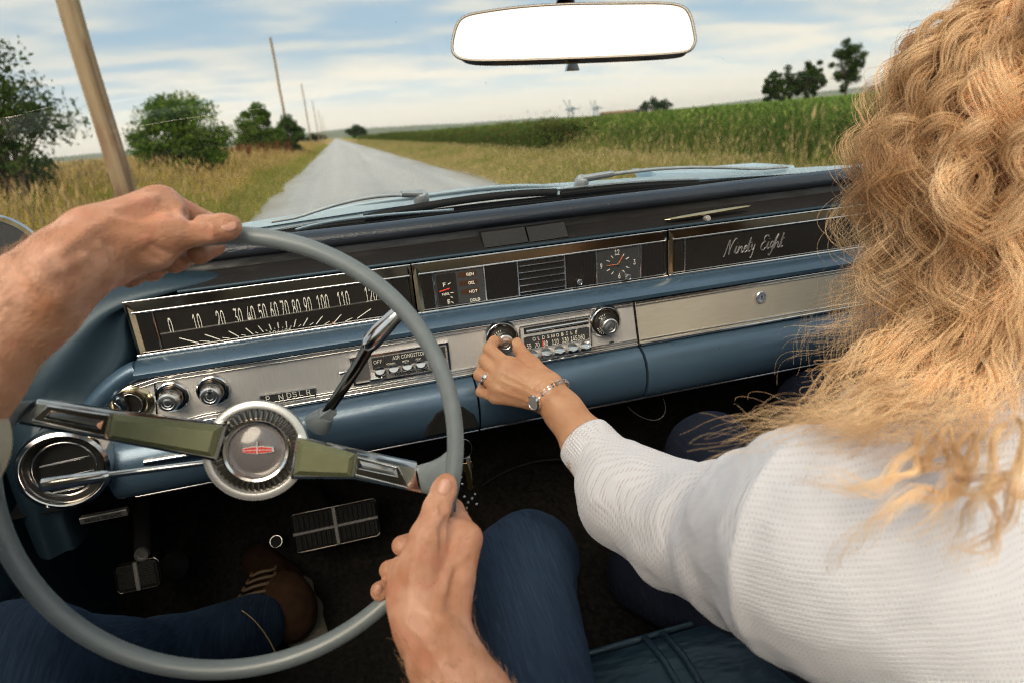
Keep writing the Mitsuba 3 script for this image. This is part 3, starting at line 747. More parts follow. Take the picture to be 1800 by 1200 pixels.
# the glove box
GL = [(0.4235, 0.8600), (0.8950, 0.8655), (0.9050, 0.8280), (0.4315, 0.7900)]
GL = [(0.4235, 0.8615), (0.9030, 0.8630), (0.9100, 0.7890), (0.4315, 0.7880)]
add(c_('glove_box') + '__lid', plate(GL, 0.8965, 0.022, 0.0012), 'glove_panel', 30)
add(c_('glove_box') + '__lower_roll', extr([(0.905, 0.785), (0.892, 0.7825), (0.881, 0.776), (0.873, 0.766), (0.8685, 0.752), (0.8675, 0.737), (0.870, 0.722), (0.876, 0.708), (0.885, 0.698), (0.893, 0.694), (0.96, 0.694), (0.96, 0.785)], 0.4325, 0.99), 'blue_paint', 35)
add(c_('glove_box') + '__trim', join([rail([(0.4245, 0.8605), (0.9025, 0.862)], 0.0022, 0.8955), rail([(0.4245, 0.8555), (0.9020, 0.857)], 0.0010, 0.8955), rail([(0.432, 0.7885), (0.9095, 0.7895)], 0.0028, 0.8955),
                                      rail([(0.431, 0.7955), (0.909, 0.7965)], 0.0012, 0.8955), rail([(0.9035, 0.8610), (0.9085, 0.791)], 0.0010, 0.8955)]), 'chrome', 60)
lk = (0.6561, 0.8955, 0.8360)
add(c_('glove_box') + '__lock', lathe([(0, 0.0030), (0.0052, 0.0030), (0.0058, 0.0020), (0.0068, 0.0020), (0.0072, 0.0032), (0.0092, 0.0032), (0.0102, 0.0022), (0.0106, 0.0)], lk, (0, -1, 0), 36), 'chrome', 30)
add(c_('glove_box') + '__keyhole', join([lathe([(0, 0.0036), (0.0016, 0.0036), (0.0016, 0.0)], (lk[0] + 0.0003, lk[1], lk[2] + 0.0012), (0, -1, 0), 16), boxm(lk[0] - 0.0003, lk[0] + 0.0012, lk[1] - 0.0036, lk[1], lk[2] - 0.0038, lk[2] + 0.001)]), 'dark_ink')
add(c_('glove_box') + '__gap', tube([(0.4222, 0.8985, 0.8635), (0.4300, 0.8985, 0.7865)], 0.0016, 6), 'under_black', 60)
ep = [(0.912, 0.8630), (0.934, 0.8300), (0.950, 0.7890), (0.9125, 0.7890)]
add(c_('fascia') + '__end_plate', plate(ep, 0.897, 0.02, 0.0008), 'silver_panel', 30)


# instrument strip: three chrome-framed clusters
def frame(key, x0, x1, zb=0.8885, zt=0.9555, lip=True, warm_left=True, sx=0.0):
    z0, z1 = zb, zt
    add(key + '__back', boxm(x0 + 0.001, x1 - 0.001, NUM + 0.002, NUM + 0.02, z0, z1 + 0.006), 'dial_black')
    add(key + '__bottom_rail', join([tube([(x0, NUM - 0.001, z0), (x1, NUM - 0.001, z0)], 0.0022, 8), tube([(x0 + 0.004, NUM - 0.0005, z0 + 0.0042), (x1 - 0.004, NUM - 0.0005, z0 + 0.0042)], 0.0009, 6)]), 'chrome', 60)
    add(key + '__top_rail', join([tube([(x0, NUM + 0.001, z1 + 0.0085), (x1, NUM + 0.001, z1 + 0.0085)], 0.0014, 8), tube([(x0 + 0.004, NUM - 0.0005, z1 - 0.0072), (x1 - 0.004, NUM - 0.0005, z1 - 0.0072)], 0.0016, 8)]), 'chrome', 60)
    add(key + '__lip', tm([(x0, NUM + 0.0012, z1 + 0.0082), (x1, NUM + 0.0012, z1 + 0.0082), (x1, NUM + 0.0000, z1 - 0.0070), (x0, NUM + 0.0000, z1 - 0.0070),
                           (x0, NUM + 0.008, z1 + 0.0082), (x1, NUM + 0.008, z1 + 0.0082), (x1, NUM + 0.008, z1 - 0.0070), (x0, NUM + 0.008, z1 - 0.0070)],
                          [(0, 3, 2, 1), (0, 1, 5, 4), (3, 7, 6, 2), (4, 5, 6, 7), (0, 4, 7, 3), (1, 2, 6, 5)]), 'dark_chrome')
    for x, w, m in ((x0, 0.012, 'warm_reflection_chrome' if warm_left else 'chrome'), (x1 - 0.006, 0.006, 'chrome')):  # left bezel wears the painted warm reflection
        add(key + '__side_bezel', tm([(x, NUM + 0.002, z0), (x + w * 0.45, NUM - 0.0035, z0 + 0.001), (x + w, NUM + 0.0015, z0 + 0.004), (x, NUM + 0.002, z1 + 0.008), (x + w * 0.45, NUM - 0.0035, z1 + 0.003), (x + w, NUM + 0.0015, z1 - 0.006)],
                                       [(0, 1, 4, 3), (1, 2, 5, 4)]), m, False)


def pane(key, name, x0, x1, mat, y=NUM, z0=0.8935, z1=0.9475, d=0.003):
    return add(key + '__' + name, plate(rect(x0, x1, z0, z1), y, d, 0.0004), mat)


def divider(key, x, w=0.0013, z0=0.8925, z1=0.9485):
    return add(key + '__divider', boxm(x - w, x + w, NUM - 0.0022, NUM + 0.003, z0, z1, 0.0006), 'chrome')


SP = c_('speedometer')
frame(SP, -0.312, 0.0765)
x275, x278 = -0.2800, -0.2786
xr = 0.0443
pane(SP, 'ribbed_panel', -0.300, x275 - 0.0016, 'ribbed_black')
divider(SP, x275)
pane(SP, 'dial', x275 + 0.0015, xr, 'dial_black', NUM + 0.001)
pane(SP, 'ribbed_panel', xr + 0.002, 0.070, 'ribbed_black')
zt = 0.9045
add(SP + '__tick_lens', tm(np.vstack([np.c_[[x275 + 0.004, xr - 0.014, xr - 0.014, x275 + 0.004], [NUM - 0.0006] * 4, [0.8945, 0.8945, 0.9175, 0.9135]],
                                     np.c_[[x275 + 0.001, xr - 0.008, xr - 0.008, x275 + 0.001], [NUM + 0.002] * 4, [0.8936, 0.8936, 0.9205, 0.9165]]]),
                           [(0, 1, 2, 3), (4, 5, 1, 0), (5, 6, 2, 1), (6, 7, 3, 2), (7, 4, 0, 3)]), 'dial_black')
for s, q in (('0', (-0.2615, 0.9229)), ('10', (-0.2269, 0.9232)), ('20', (-0.1963, 0.9233)), ('30', (-0.1729, 0.9230)), ('40', (-0.1559, 0.9237)), ('50', (-0.1396, 0.9245)), ('60', (-0.1240, 0.9247)),
             ('70', (-0.1091, 0.9249)), ('80', (-0.0935, 0.9242)), ('90', (-0.0774, 0.9252)), ('100', (-0.0558, 0.9254)), ('110', (-0.0264, 0.9261)), ('120', (0.0134, 0.9280))):
    add(SP + '__numeral', letter(s, 0.0245, q, NUM + 0.0008, 0.27), 'ink')
tk = [((-0.2545, 0.9053), (-0.2312, 0.8938)), ((-0.2212, 0.9049), (-0.2033, 0.8942)), ((-0.1896, 0.9047), (-0.1781, 0.8943)), ((-0.1665, 0.9053), (-0.1587, 0.8945)), ((-0.1494, 0.9059), (-0.1445, 0.8956)),
      ((-0.1346, 0.9061), (-0.1332, 0.8972)), ((-0.1227, 0.9068), (-0.1229, 0.8981)), ((-0.1110, 0.9066), (-0.1120, 0.8972)), ((-0.0974, 0.9070), (-0.1018, 0.8964)), ((-0.0807, 0.9070), (-0.0891, 0.8961)),
      ((-0.0599, 0.9063), (-0.0706, 0.8958)), ((-0.0333, 0.9048), (-0.0477, 0.8921)), ((0.0101, 0.9068), (-0.0117, 0.8952))]
add(SP + '__tick', strokes([[(a[0], NUM - 0.001, a[1]), (b[0], NUM - 0.001, b[1])] for a, b in tk], 0.0008), 'ink', kind='stuff')
sh = []
for a, b in zip(tk[:-1], tk[1:]):
    m0, m1 = (np.array(a[0]) + b[0]) / 2, (np.array(a[1]) + b[1]) / 2
    s_ = m0 * 0.62 + m1 * 0.38 + (0, -0.004)
    sh.append([(s_[0], NUM - 0.001, s_[1]), (m1[0], NUM - 0.001, m1[1])])
add(SP + '__tick', strokes(sh, 0.00055), 'ink', kind='stuff')
add(SP + '__needle', strokes([[(q[0], NUM - 0.0012, q[1]) for q in ((-0.0493, 0.8923), (-0.0463, 0.8954))]], 0.0010), 'orange_hand')
add(SP + '__odometer', letter('106425', 0.0062, (-0.1215, 0.8927), NUM - 0.001, 1.0), 'ink')

CC = c_('gauge_cluster')
gx = [0.0785, 0.1079, 0.1861, 0.2394, 0.3169, 0.3703, 0.4480, 0.4960]
frame(CC, gx[0], gx[-1])
pane(CC, 'ribbed_panel', gx[0] + 0.012, gx[1] - 0.0014, 'ribbed_black')
pane(CC, 'fuel_dial', gx[1] + 0.0014, gx[2] - 0.0014, 'dial_grey', NUM + 0.001)
pane(CC, 'ribbed_panel', gx[2] + 0.0014, gx[3] - 0.0014, 'ribbed_black')
pane(CC, 'ribbed_panel', gx[4] + 0.0014, gx[5] - 0.0014, 'ribbed_black')
pane(CC, 'ribbed_panel', gx[6] + 0.0014, gx[7] - 0.008, 'ribbed_black')
for x in gx[1:7]:
    divider(CC, x)
add(CC + '__gauge_window', plate(rect(gx[1] + 0.004, gx[1] + 0.034, 0.8955, 0.9440, 0.003), NUM - 0.0004, 0.003, 0.0004), 'dial_black')
for s, q, hh in (('F', (0.1233, 0.9270), 0.0062), ('FUEL', (0.1243, 0.9125), 0.0038), ('E', (0.1273, 0.9003), 0.0062), ('GEN', (0.1643, 0.9381), 0.0044), ('OIL', (0.1655, 0.9245), 0.0044), ('HOT', (0.1668, 0.9108), 0.0044), ('COLD', (0.1681, 0.8969), 0.0044)):
    add(CC + '__lettering', letter(s, hh, q, NUM + 0.0002, 1.0, True), 'ink')
add(CC + '__gauge_mark', strokes([[(q[0], NUM - 0.001, q[1]) for q in l] for l in ([(0.1286, 0.9271), (0.1332, 0.9291)], [(0.1306, 0.9134), (0.1359, 0.9135)], [(0.1307, 0.9071), (0.1341, 0.9056)], [(0.1308, 0.8998), (0.1340, 0.8966)])], 0.0006), 'ink', kind='stuff')
add(CC + '__fuel_needle', strokes([[(q[0], NUM - 0.0016, q[1]) for q in ((0.1143, 0.9176), (0.1305, 0.9206))]], 0.0010), 'needle_red')
for q in ((0.1546, 0.9385), (0.1549, 0.9251), (0.1561, 0.9114)):
    add(CC + '__warning_lamp', plate(rect(q[0] - 0.0085, q[0] + 0.020, q[1] - 0.0042, q[1] + 0.0034, 0.001), NUM + 0.0006, 0.002), 'amber')
# centre air vent with its slats
VX0, VX1 = gx[3] + 0.0014, gx[4] - 0.0014
add(CC + '__vent', boxm(VX0, VX1, NUM + 0.0004, NUM + 0.0018, 0.8935, 0.9475), 'under_black')
for k in range(5):
    z = 0.8975 + k * 0.0104
    add(CC + '__vent__slat', tm([(VX0, NUM - 0.0030, z), (VX1, NUM - 0.0030, z), (VX1, NUM - 0.0030, z + 0.0012), (VX0, NUM - 0.0030, z + 0.0012), (VX0, NUM + 0.0003, z + 0.0022), (VX1, NUM + 0.0003, z + 0.0022), (VX1, NUM + 0.0003, z + 0.0010), (VX0, NUM + 0.0003, z + 0.0010)],
                                [(0, 1, 2, 3), (3, 2, 5, 4), (0, 7, 6, 1), (0, 3, 4, 7), (1, 6, 5, 2)]), 'chrome')
kn = [(0, 0.012), (0.002, 0.0122), (0.0025, 0.0112), (0.0036, 0.0112), (0.0042, 0.0118), (0.0048, 0.011), (0.005, 0.003), (0.0035, 0.002), (0.0035, 0.0)]
add(CC + '__vent_knob', lathe(kn, (0.3373, 0.9250, 0.9028), (0, -1, 0), 24), 'chrome', 30)
# clock
add(CC + '__clock', plate(rect(gx[5] + 0.0014, gx[6] - 0.0014, 0.8935, 0.9475), NUM + 0.001, 0.003, 0.0004), 'dial_grey')
ck = np.array([(gx[5] + gx[6]) / 2 - 0.001, 0.9205])
for s, dx, dz in (('12', -0.001, 0.0195), ('3', 0.029, 0.0), ('6', 0.002, -0.0195), ('9', -0.029, 0.0005)):
    add(CC + '__clock__numeral', letter(s, 0.0086, ck + (dx, dz), NUM + 0.0006, 0.60), 'ink')
add(CC + '__clock__tick', strokes([[(ck[0] + r_ * math.sin(t) * 1.30, NUM + 0.0004, ck[1] + r_ * math.cos(t)) for r_ in (0.0125, 0.0175)] for t in np.radians([30, 60, 120, 150, 210, 240, 300, 330])], 0.0006), 'ink', kind='stuff')
for dx, dz, r_ in ((-0.020, 0.0, 0.0007), (0.0085, 0.0125, 0.0009)):
    add(CC + '__clock__hand', strokes([[(ck[0], NUM - 0.0004, ck[1]), (ck[0] + dx, NUM - 0.0004, ck[1] + dz)]], r_), 'orange_hand')
add(CC + '__clock__centre_cap', lathe([(0, 0.002), (0.0022, 0.0015), (0.0024, 0)], (ck[0], NUM, ck[1]), (0, -1, 0), 16), 'chrome', 30)
add(CC + '__clock__setting_knob', lathe(kn, (0.4214, 0.9250, 0.8995), (0, -1, 0), 24), 'chrome', 30)

PC = c_('passenger_trim')
frame(PC, 0.4985, 1.02)
xd = 0.5276
pane(PC, 'ribbed_panel', 0.5115, xd - 0.0014, 'ribbed_black')
divider(PC, xd)
pane(PC, 'name_plate', xd + 0.0014, 1.012, 'dial_black', NUM + 0.001)
scr = {  # single-stroke script letters on a unit height grid
    'N': [[(0, -.1), (.10, .1), (.25, .95), (.30, 1.0)], [(.30, 1.0), (.42, .0)], [(.42, 0), (.62, .9), (.78, 1.08), (.84, 1.0)]],
    'i': [[(0, .1), (.12, .5), (.10, .1), (.16, .0), (.26, .12)], [(.15, .70), (.16, .74)]],
    'n': [[(0, .1), (.08, .5), (.06, .0)], [(.06, .05), (.20, .42), (.30, .45), (.30, .08), (.36, .0), (.44, .12)]],
    'e': [[(0, .12), (.12, .22), (.26, .38), (.20, .5), (.08, .38), (.06, .12), (.16, .0), (.32, .14)]],
    't': [[(0, .12), (.14, .92), (.12, .12), (.18, 0), (.28, .12)], [(-.02, .58), (.30, .64)]],
    'y': [[(0, .3), (.06, .5), (.08, .2), (.16, .1), (.28, .5)], [(.28, .5), (.24, -.1), (.14, -.45), (.06, -.35)]],
    'E': [[(.52, .86), (.42, 1.0), (.24, .92), (.2, .7), (.34, .56)], [(.34, .56), (.12, .44), (.06, .14), (.22, -.02), (.44, .14)]],
    'g': [[(.28, .42), (.14, .5), (.04, .28), (.12, .08), (.28, .34)], [(.28, .45), (.26, -.1), (.14, -.45), (.02, -.32)], [(.14, -.45), (.26, -.2), (.38, .1)]],
    'h': [[(0, .1), (.16, .9), (.18, 1.0), (.10, .9), (.06, 0)], [(.06, .05), (.20, .42), (.30, .42), (.30, .06), (.38, .0), (.46, .12)]]}
adv = {'N': .82, 'i': .27, 'n': .44, 'e': .31, 't': .29, 'y': .36, 'E': .50, 'g': .38, 'h': .45, ' ': .42}
h_ = 0.0245
x_ = 0.6011
zb_ = 0.9095
for ch in 'Ninety Eight':
    if ch != ' ':
        ln = [[(x_ + (px + 0.22 * pz) * h_ * 0.98, NUM + 0.0002, zb_ + pz * h_) for px, pz in spline([(a, b, 0) for a, b in s], 12)[:, :2]] if len(s) > 2 else [(x_ + (a + 0.22 * b) * h_ * 0.98, NUM + 0.0002, zb_ + b * h_) for a, b in s] for s in scr[ch]]
        add(PC + '__script_letter', strokes(ln, 0.0010, 6), 'steel_grey', 60)
    x_ += adv[ch] * h_ * 0.98


# knobs and switches on the fascia
def knob(key, q, r=0.0135, y=0.899, dark=True):
    x, z = q
    add(key + '__base_ring', lathe([(0, 0.001), (r * 1.30, 0.001), (r * 1.42, 0.004), (r * 1.55, 0.003), (r * 1.62, 0.0)], (x, y, z), (0, -1, 0), 40), 'chrome', 40)
    add(key + '__collar', lathe([(0, 0.012), (r * 0.95, 0.012), (r * 1.1, 0.010), (r * 1.18, 0.002), (r * 1.18, 0)], (x, y, z), (0, -1, 0), 40), 'dark_chrome', 40)
    n = 48
    prof = [(0, 0.0265), (r * 0.28, 0.0262), (r * 0.34, 0.0272), (r * 0.52, 0.0265), (r * 0.60, 0.0275), (r * 0.80, 0.0270), (r * 0.95, 0.0245), (r * 0.98, 0.014), (r * 0.85, 0.012), (r * 0.7, 0.0)]
    m = lathe(prof, (0, 0, 0), (0, 0, 1), n)
    add(key + '__cap', _place(m, (x, y, z)), 'satin_chrome', 28)


def _place(m, at):
    M = frame_to((0, -1, 0))
    M[:3, 3] = at
    m = m.copy()
    m.apply_transform(M)
    return m


knob(c_('light_switch'), (-0.2756, 0.8314), 0.0140)
add(c_('light_switch') + '__lettering', letter('LIGHTS', 0.0040, (-0.2735, 0.8467), 0.8988, 1.0), 'dark_ink')
knob(c_('wiper_switch'), (-0.2223, 0.8305), 0.0140)
add(c_('wiper_switch') + '__lettering', letter('WIPER', 0.0040, (-0.2219, 0.8464), 0.8988, 1.0), 'dark_ink')
wq = (-0.2266, 0.8870, 0.8187)
add(c_('wiper_switch') + '__lever', tube([(wq[0], wq[1] - 0.004, wq[2] + 0.012), (wq[0], wq[1] - 0.004, wq[2] + 0.002), (wq[0], wq[1] - 0.003, wq[2] - 0.005)], [0.0028, 0.0022, 0.0014], 8), 'chrome', 60)
wq = (-0.2204, 0.8720, 0.8383)
add(c_('wiper_switch') + '__button', lathe([(0, 0.006), (0.003, 0.0052), (0.0038, 0.0025), (0.0040, 0)], (wq[0], wq[1] + 0.002, wq[2]), (0, -1, 0), 20), 'chrome', 40)
lq = (-0.3275, 0.8990, 0.8310)
add(c_('ignition_switch') + '__bezel', lathe([(0.0165, 0.0), (0.0165, 0.002), (0.021, 0.0045), (0.0255, 0.003), (0.0285, 0.0)], lq, (0, -1, 0), 48), 'warm_reflection_chrome', 40)
add(c_('ignition_switch') + '__socket', lathe([(0, 0.001), (0.0125, 0.001), (0.0130, 0.004), (0.0158, 0.0045), (0.0166, 0.002)], lq, (0, -1, 0), 36), 'dial_black', 40)
add(c_('ignition_switch') + '__socket_ring', tube([(lq[0] + 0.0147 * math.cos(t), lq[1] - 0.005, lq[2] + 0.0147 * math.sin(t)) for t in np.linspace(0, 2 * np.pi, 33)[:-1]], 0.0007, 6, closed=True), 'chrome', 60)
lq2 = (-0.3368, 0.8930, 0.8405)
add(c_('ignition_switch') + '__lever', join([lathe([(0, 0.009), (0.004, 0.0085), (0.0046, 0.007), (0.0062, 0.0065), (0.0070, 0.005), (0.0075, 0)], lq2, (0, -1, 0), 28), tube([lq2, (lq2[0] + 0.001, lq2[1], lq2[2] - 0.016)], [0.0065, 0.0055], 10)]), 'chrome', 35)
# gear indicator
GI = [(-0.1635, 0.8109), (-0.0878, 0.8089), (-0.0889, 0.7936), (-0.1651, 0.7950)]
add(c_('gear_indicator') + '__window', plate(GI[::-1], 0.8972, 0.004, 0.0006), 'dial_grey')
add(c_('gear_indicator') + '__frame', join([tube([(a[0], 0.8968, a[1]) for a in (GI[k], GI[(k + 1) % 4])], 0.0011, 6) for k in range(4)]), 'chrome', 60)
for s, q in (('P', (-0.1538, 0.8045)), ('N', (-0.1359, 0.8037)), ('D', (-0.1247, 0.8043)), ('S', (-0.1167, 0.8045)), ('L', (-0.1079, 0.8046)), ('R', (-0.0974, 0.8044))):
    add(c_('gear_indicator') + '__letter', letter(s, 0.0085, q, 0.897, 0.95), 'ink')
add(c_('gear_indicator') + '__pointer', plate(rect(GI[3][0] + 0.0095, GI[3][0] + 0.0115, GI[3][1] + 0.002, GI[3][1] + 0.0055), 0.8968, 0.0006), 'needle_red')
# air conditioning panel
AC = c_('air_conditioning_panel')
AP = [(-0.0293, 0.8469), (0.1145, 0.8456), (0.1148, 0.8027), (-0.0311, 0.8046)]
ax0, ax1, az0, az1 = AP[3][0] - 0.001, AP[2][0], AP[2][1] - 0.001, AP[1][1]
add(AC + '__frame', plate(rect(ax0, ax1, az0, az1, 0.001).difference(rect(ax0 + 0.003, ax1 - 0.003, az0 + 0.003, az1 - 0.003)), 0.8955, 0.006), 'chrome')
add(AC + '__slide_panel', plate(rect(ax0 + 0.003, ax0 + 0.0255, az0 + 0.003, az1 - 0.003), 0.898, 0.003), 'steel_grey')
add(AC + '__inner_frame', plate(rect(ax0 + 0.0258, ax1 - 0.003, az0 + 0.004, az1 - 0.003), 0.8965, 0.005, 0.0006), 'hub_matte')
add(AC + '__label_window', plate(rect(ax0 + 0.031, ax1 - 0.006, az0 + 0.020, az1 - 0.0055), 0.8958, 0.003), 'dial_grey')
add(AC + '__label_divider', boxm(ax0 + 0.0480, ax0 + 0.0488, 0.8945, 0.897, az0 + 0.020, az1 - 0.0055), 'chrome')
for s, hh, dx, dz, sx in (('OFF', 0.0054, 0.0395, 0.0315, 0.9), ('AIR CONDITIONING', 0.0056, 0.0925, 0.0335, 0.82), ('NORMAL', 0.0028, 0.058, 0.0255, 0.9), ('RECIR', 0.0028, 0.080, 0.0255, 0.9), ('VENT', 0.0028, 0.099, 0.0255, 0.9), ('DEICE', 0.0028, 0.118, 0.0255, 0.9)):
    add(AC + '__lettering', letter(s, hh, (ax0 + dx, az0 + dz), 0.8955, sx), 'ink')
for k in range(5):
    x = ax0 + 0.0325 + k * 0.0203
    add(AC + '__push_button', join([boxm(x, x + 0.0165, 0.889, 0.896, az0 + 0.0115, az0 + 0.0192, 0.0012), lathe([(0, 0.002), (0.0066, 0.0016), (0.0074, 0)], (x + 0.008, 0.8905, az0 + 0.0178), (0, -0.6, 0.8), 20)]), 'chrome', 35)
for s, hh, dx in (('COOL', 0.0044, 0.041), ('TEMPERATURE', 0.0052, 0.086), ('WARM', 0.0040, 0.124)):
    add(AC + '__lettering', letter(s, hh, (ax0 + dx, az0 + 0.0078), 0.8962, 1.0, True), 'dark_ink')
tq = (0.0011, 0.8920, 0.8096)
add(AC + '__temperature_lever', boxm(tq[0] - 0.0095, tq[0] + 0.0095, 0.886, 0.897, tq[2] - 0.004, tq[2] + 0.003, 0.0018), 'chrome', 30)
aq = (-0.0447, 0.8900, 0.8279)
add(AC + '__fan_lever', join([tube([(aq[0], 0.889, aq[2]), (aq[0] + 0.012, 0.889, aq[2] + 0.0005), (aq[0] + 0.024, 0.891, aq[2] + 0.002)], [0.0026, 0.0020, 0.0012], 8), tube([(aq[0] - 0.004, 0.889, aq[2] - 0.0005), (aq[0], 0.889, aq[2])], [0.0036, 0.0032], 10)]), 'chrome', 60)
# radio
RA = c_('radio')
ra = [(0.2272, 0.8500), (0.3415, 0.8505), (0.3480, 0.7962), (0.2339, 0.7937)]
rx0, rx1, rz0, rz1 = ra[0][0], ra[1][0] + 0.003, ra[2][1], ra[1][1] + 0.001
add(RA + '__faceplate', plate(rect(rx0, rx1, rz0, rz1, 0.001), 0.894, 0.008, 0.0012), 'silver_panel', 30)
add(RA + '__border', join([tube([(a, 0.8938, b), (c, 0.8938, d)], 0.0010, 6) for a, b, c, d in ((rx0, rz0, rx0, rz1), (rx0, rz1, rx1, rz1), (rx1, rz1, rx1, rz0))]), 'chrome', 60)
add(RA + '__upper_slot', plate(rect(rx0 + 0.007, rx1 - 0.003, rz1 - 0.013, rz1 - 0.003), 0.8936, 0.003), 'dial_black')
add(RA + '__upper_bar', tube([(rx0 + 0.010, 0.8925, rz1 - 0.0085), (rx1 - 0.005, 0.8925, rz1 - 0.0075)], 0.0026, 10), 'chrome', 60)
add(RA + '__dial', plate(rect(rx0 + 0.006, rx1 - 0.004, rz1 - 0.0385, rz1 - 0.0170, 0.0025), 0.8935, 0.003, 0.0005), 'dial_grey')
add(RA + '__dial_rim', tube([(x, 0.8930, z) for x, z in list(rect(rx0 + 0.006, rx1 - 0.004, rz1 - 0.0385, rz1 - 0.0170, 0.0025).exterior.coords)[:-1]], 0.0009, 6, closed=True), 'chrome', 60)
for k, ch in enumerate('OLDSMOBILE'):
    add(RA + '__name_letter', letter(ch, 0.0054, (rx0 + 0.022 + k * 0.0078, rz1 - 0.0226), 0.8932, 0.95), 'ink')
for s, dx in (('55', 0.013), ('70', 0.0265), ('80', 0.0405), ('110', 0.0565), ('130', 0.0735), ('145', 0.0880), ('160', 0.1005)):
    add(RA + '__numeral', letter(s, 0.0080, (rx0 + dx, rz1 - 0.0327), 0.8932, 0.56), 'ink')
add(RA + '__tuning_pointer', boxm(rx0 + 0.0350, rx0 + 0.0365, 0.8920, 0.893, rz1 - 0.0375, rz1 - 0.026), 'needle_red')
for s, dx, dz in (('10', 0.058, -0.0145),):
    add(RA + '__numeral', letter('48', 0.0035, (rx0 + 0.055, rz1 - 0.0148), 0.8935, 0.9, True), 'ink')
for k in range(5):
    x = rx0 + 0.007 + k * 0.0222
    z = rz1 - 0.0535
    b_ = add(RA + '__push_button', join([boxm(x, x + 0.0180, 0.880, 0.894, z, z + 0.0085, 0.0015), lathe([(0, 0.0022), (0.0078, 0.0016), (0.0086, 0)], (x + 0.009, 0.8860, z + 0.0085), (0, -0.55, 0.83), 22)]), 'chrome', 35)
rk = (0.1976, 0.8720, 0.8376)
for key, q, ring in (('volume_knob', (rk[0], rk[2]), True), ('tuning_knob', (0.3683, 0.8362), True)):
    k = RA + '__' + key
    x, z = q
    add(k + '__base_ring', lathe([(0.019, 0.002), (0.0215, 0.0065), (0.0235, 0.0085), (0.0262, 0.0062), (0.0275, 0)], (x + (0.0015 if key == 'tuning_knob' else 0), 0.899, z + 0.002), (0, -1, 0), 48), 'chrome', 40)
    add(k + '__collar', lathe([(0, 0.013), (0.0165, 0.013), (0.0185, 0.011), (0.0195, 0.003), (0.021, 0.001)], (x, 0.899, z), (0, -1, 0), 48), 'dial_black', 40)
    add(k + '__tick', strokes([[(x + r_ * math.cos(t), 0.8855, z + r_ * math.sin(t)) for r_ in (0.0145, 0.0172)] for t in np.radians([100, 112, 124, 136, 200, 212, 224, 236, 250])], 0.0005), 'ink', kind='stuff')
    add(k + '__cap', lathe([(0, 0.0292), (0.0016, 0.0296), (0.0022, 0.0284), (0.0044, 0.0282), (0.0050, 0.0294), (0.0085, 0.0288), (0.0092, 0.0302), (0.0115, 0.0300), (0.0130, 0.0285), (0.0134, 0.0165), (0.0115, 0.0135), (0.010, 0.0)], (x, 0.899, z), (0, -1, 0), 48), 'satin_chrome', 28)
add(RA + '__tuning_knob__lettering', letter('TONE', 0.0040, (0.3644, 0.8445), 0.8855, 0.8, True), 'ink')
add(RA + '__fader_mark', plate(rect(0.3817 - 0.004, 0.3817 + 0.004, 0.7975, 0.8005), 0.8975, 0.002), 'dark_ink')

# upper face: two dark plates, ash tray wing
bp = [(0.1957, 0.9901), (0.3337, 0.9933), (0.3343, 0.9704), (0.1954, 0.9687)]
bm = (bp[0][0] + bp[1][0]) / 2 + 0.0035
for a, b in ((bp[0][0], bm - 0.0015), (bm + 0.0015, bp[1][0])):
    add(c_('dark_plate') + '__panel', tm([(a, 0.9655, 0.9915), (b, 0.9655, 0.9925), (b, 0.9475, 0.9715), (a, 0.9475, 0.9705), (a, 0.985, 0.9915), (b, 0.985, 0.9915), (b, 0.97, 0.9705), (a, 0.97, 0.9705)],
                                              [(0, 3, 2, 1), (0, 1, 5, 4), (3, 7, 6, 2), (0, 4, 7, 3), (1, 2, 6, 5)]), 'dial_black')
    add(c_('dark_plate') + '__rail', tube([(a, 0.9470, 0.9712), (b, 0.9470, 0.9716)], 0.0008, 6), 'dark_chrome', 60)
w0, w1, wm = (0.5044, 0.9500, 0.9778), (0.6666, 0.9500, 0.9832), (0.5837, 0.9500, 0.9791)
t = np.linspace(0, 1, 22)
wp = np.array(w0)[None] * (1 - t[:, None]) + np.array(w1)[None] * t[:, None]
wing = tube(wp, 0.0006 + 0.0068 * np.sin(np.pi * np.clip(t, 0.0, 1)) ** 0.38, 10, flat=0.6, up=(0, 0, 1))
add(c_('ash_tray') + '__handle', wing, 'warm_reflection_chrome', 40)
kq = (0.5767, 0.9400, 0.9715)
add(c_('ash_tray') + '__knob', lathe([(0, 0.013), (0.0042, 0.0125), (0.0055, 0.010), (0.0050, 0.004), (0.004, 0)], (kq[0], kq[1] + 0.006, kq[2]), (0, -1, 0.2), 24), 'hub_matte', 40)

# left round air vent
vq = np.array((-0.4106, 0.8520, 0.7712))
add(c_('side_vent') + '__outer_ring', lathe([(0.0545, -0.045), (0.0555, -0.006), (0.0530, 0.002), (0.0485, 0.004), (0.0455, 0.0005), (0.0445, -0.006), (0.0405, -0.010), (0.0395, -0.014)], vq, (0.12, -1, 0.08), 64), 'chrome', 40)
add(c_('side_vent') + '__throat', lathe([(0, -0.014), (0.0395, -0.014), (0.041, -0.010)], vq, (0.12, -1, 0.08), 48), 'under_black', 40)
Mv = frame_to((0.12, -1, 0.08))
ring_ = lambda r, w: [tuple(vq + Mv[:3, :3] @ (r * math.cos(t), r * math.sin(t), w)) for t in np.linspace(0, 2 * np.pi, 49)[:-1]]
add(c_('side_vent') + '__inner_ring', tube(ring_(0.0365, -0.005), 0.0015, 6, closed=True), 'chrome', 60)
add(c_('side_vent') + '__rim_line', tube(ring_(0.0470, 0.0015), 0.0009, 6, closed=True), 'dark_chrome', 60)
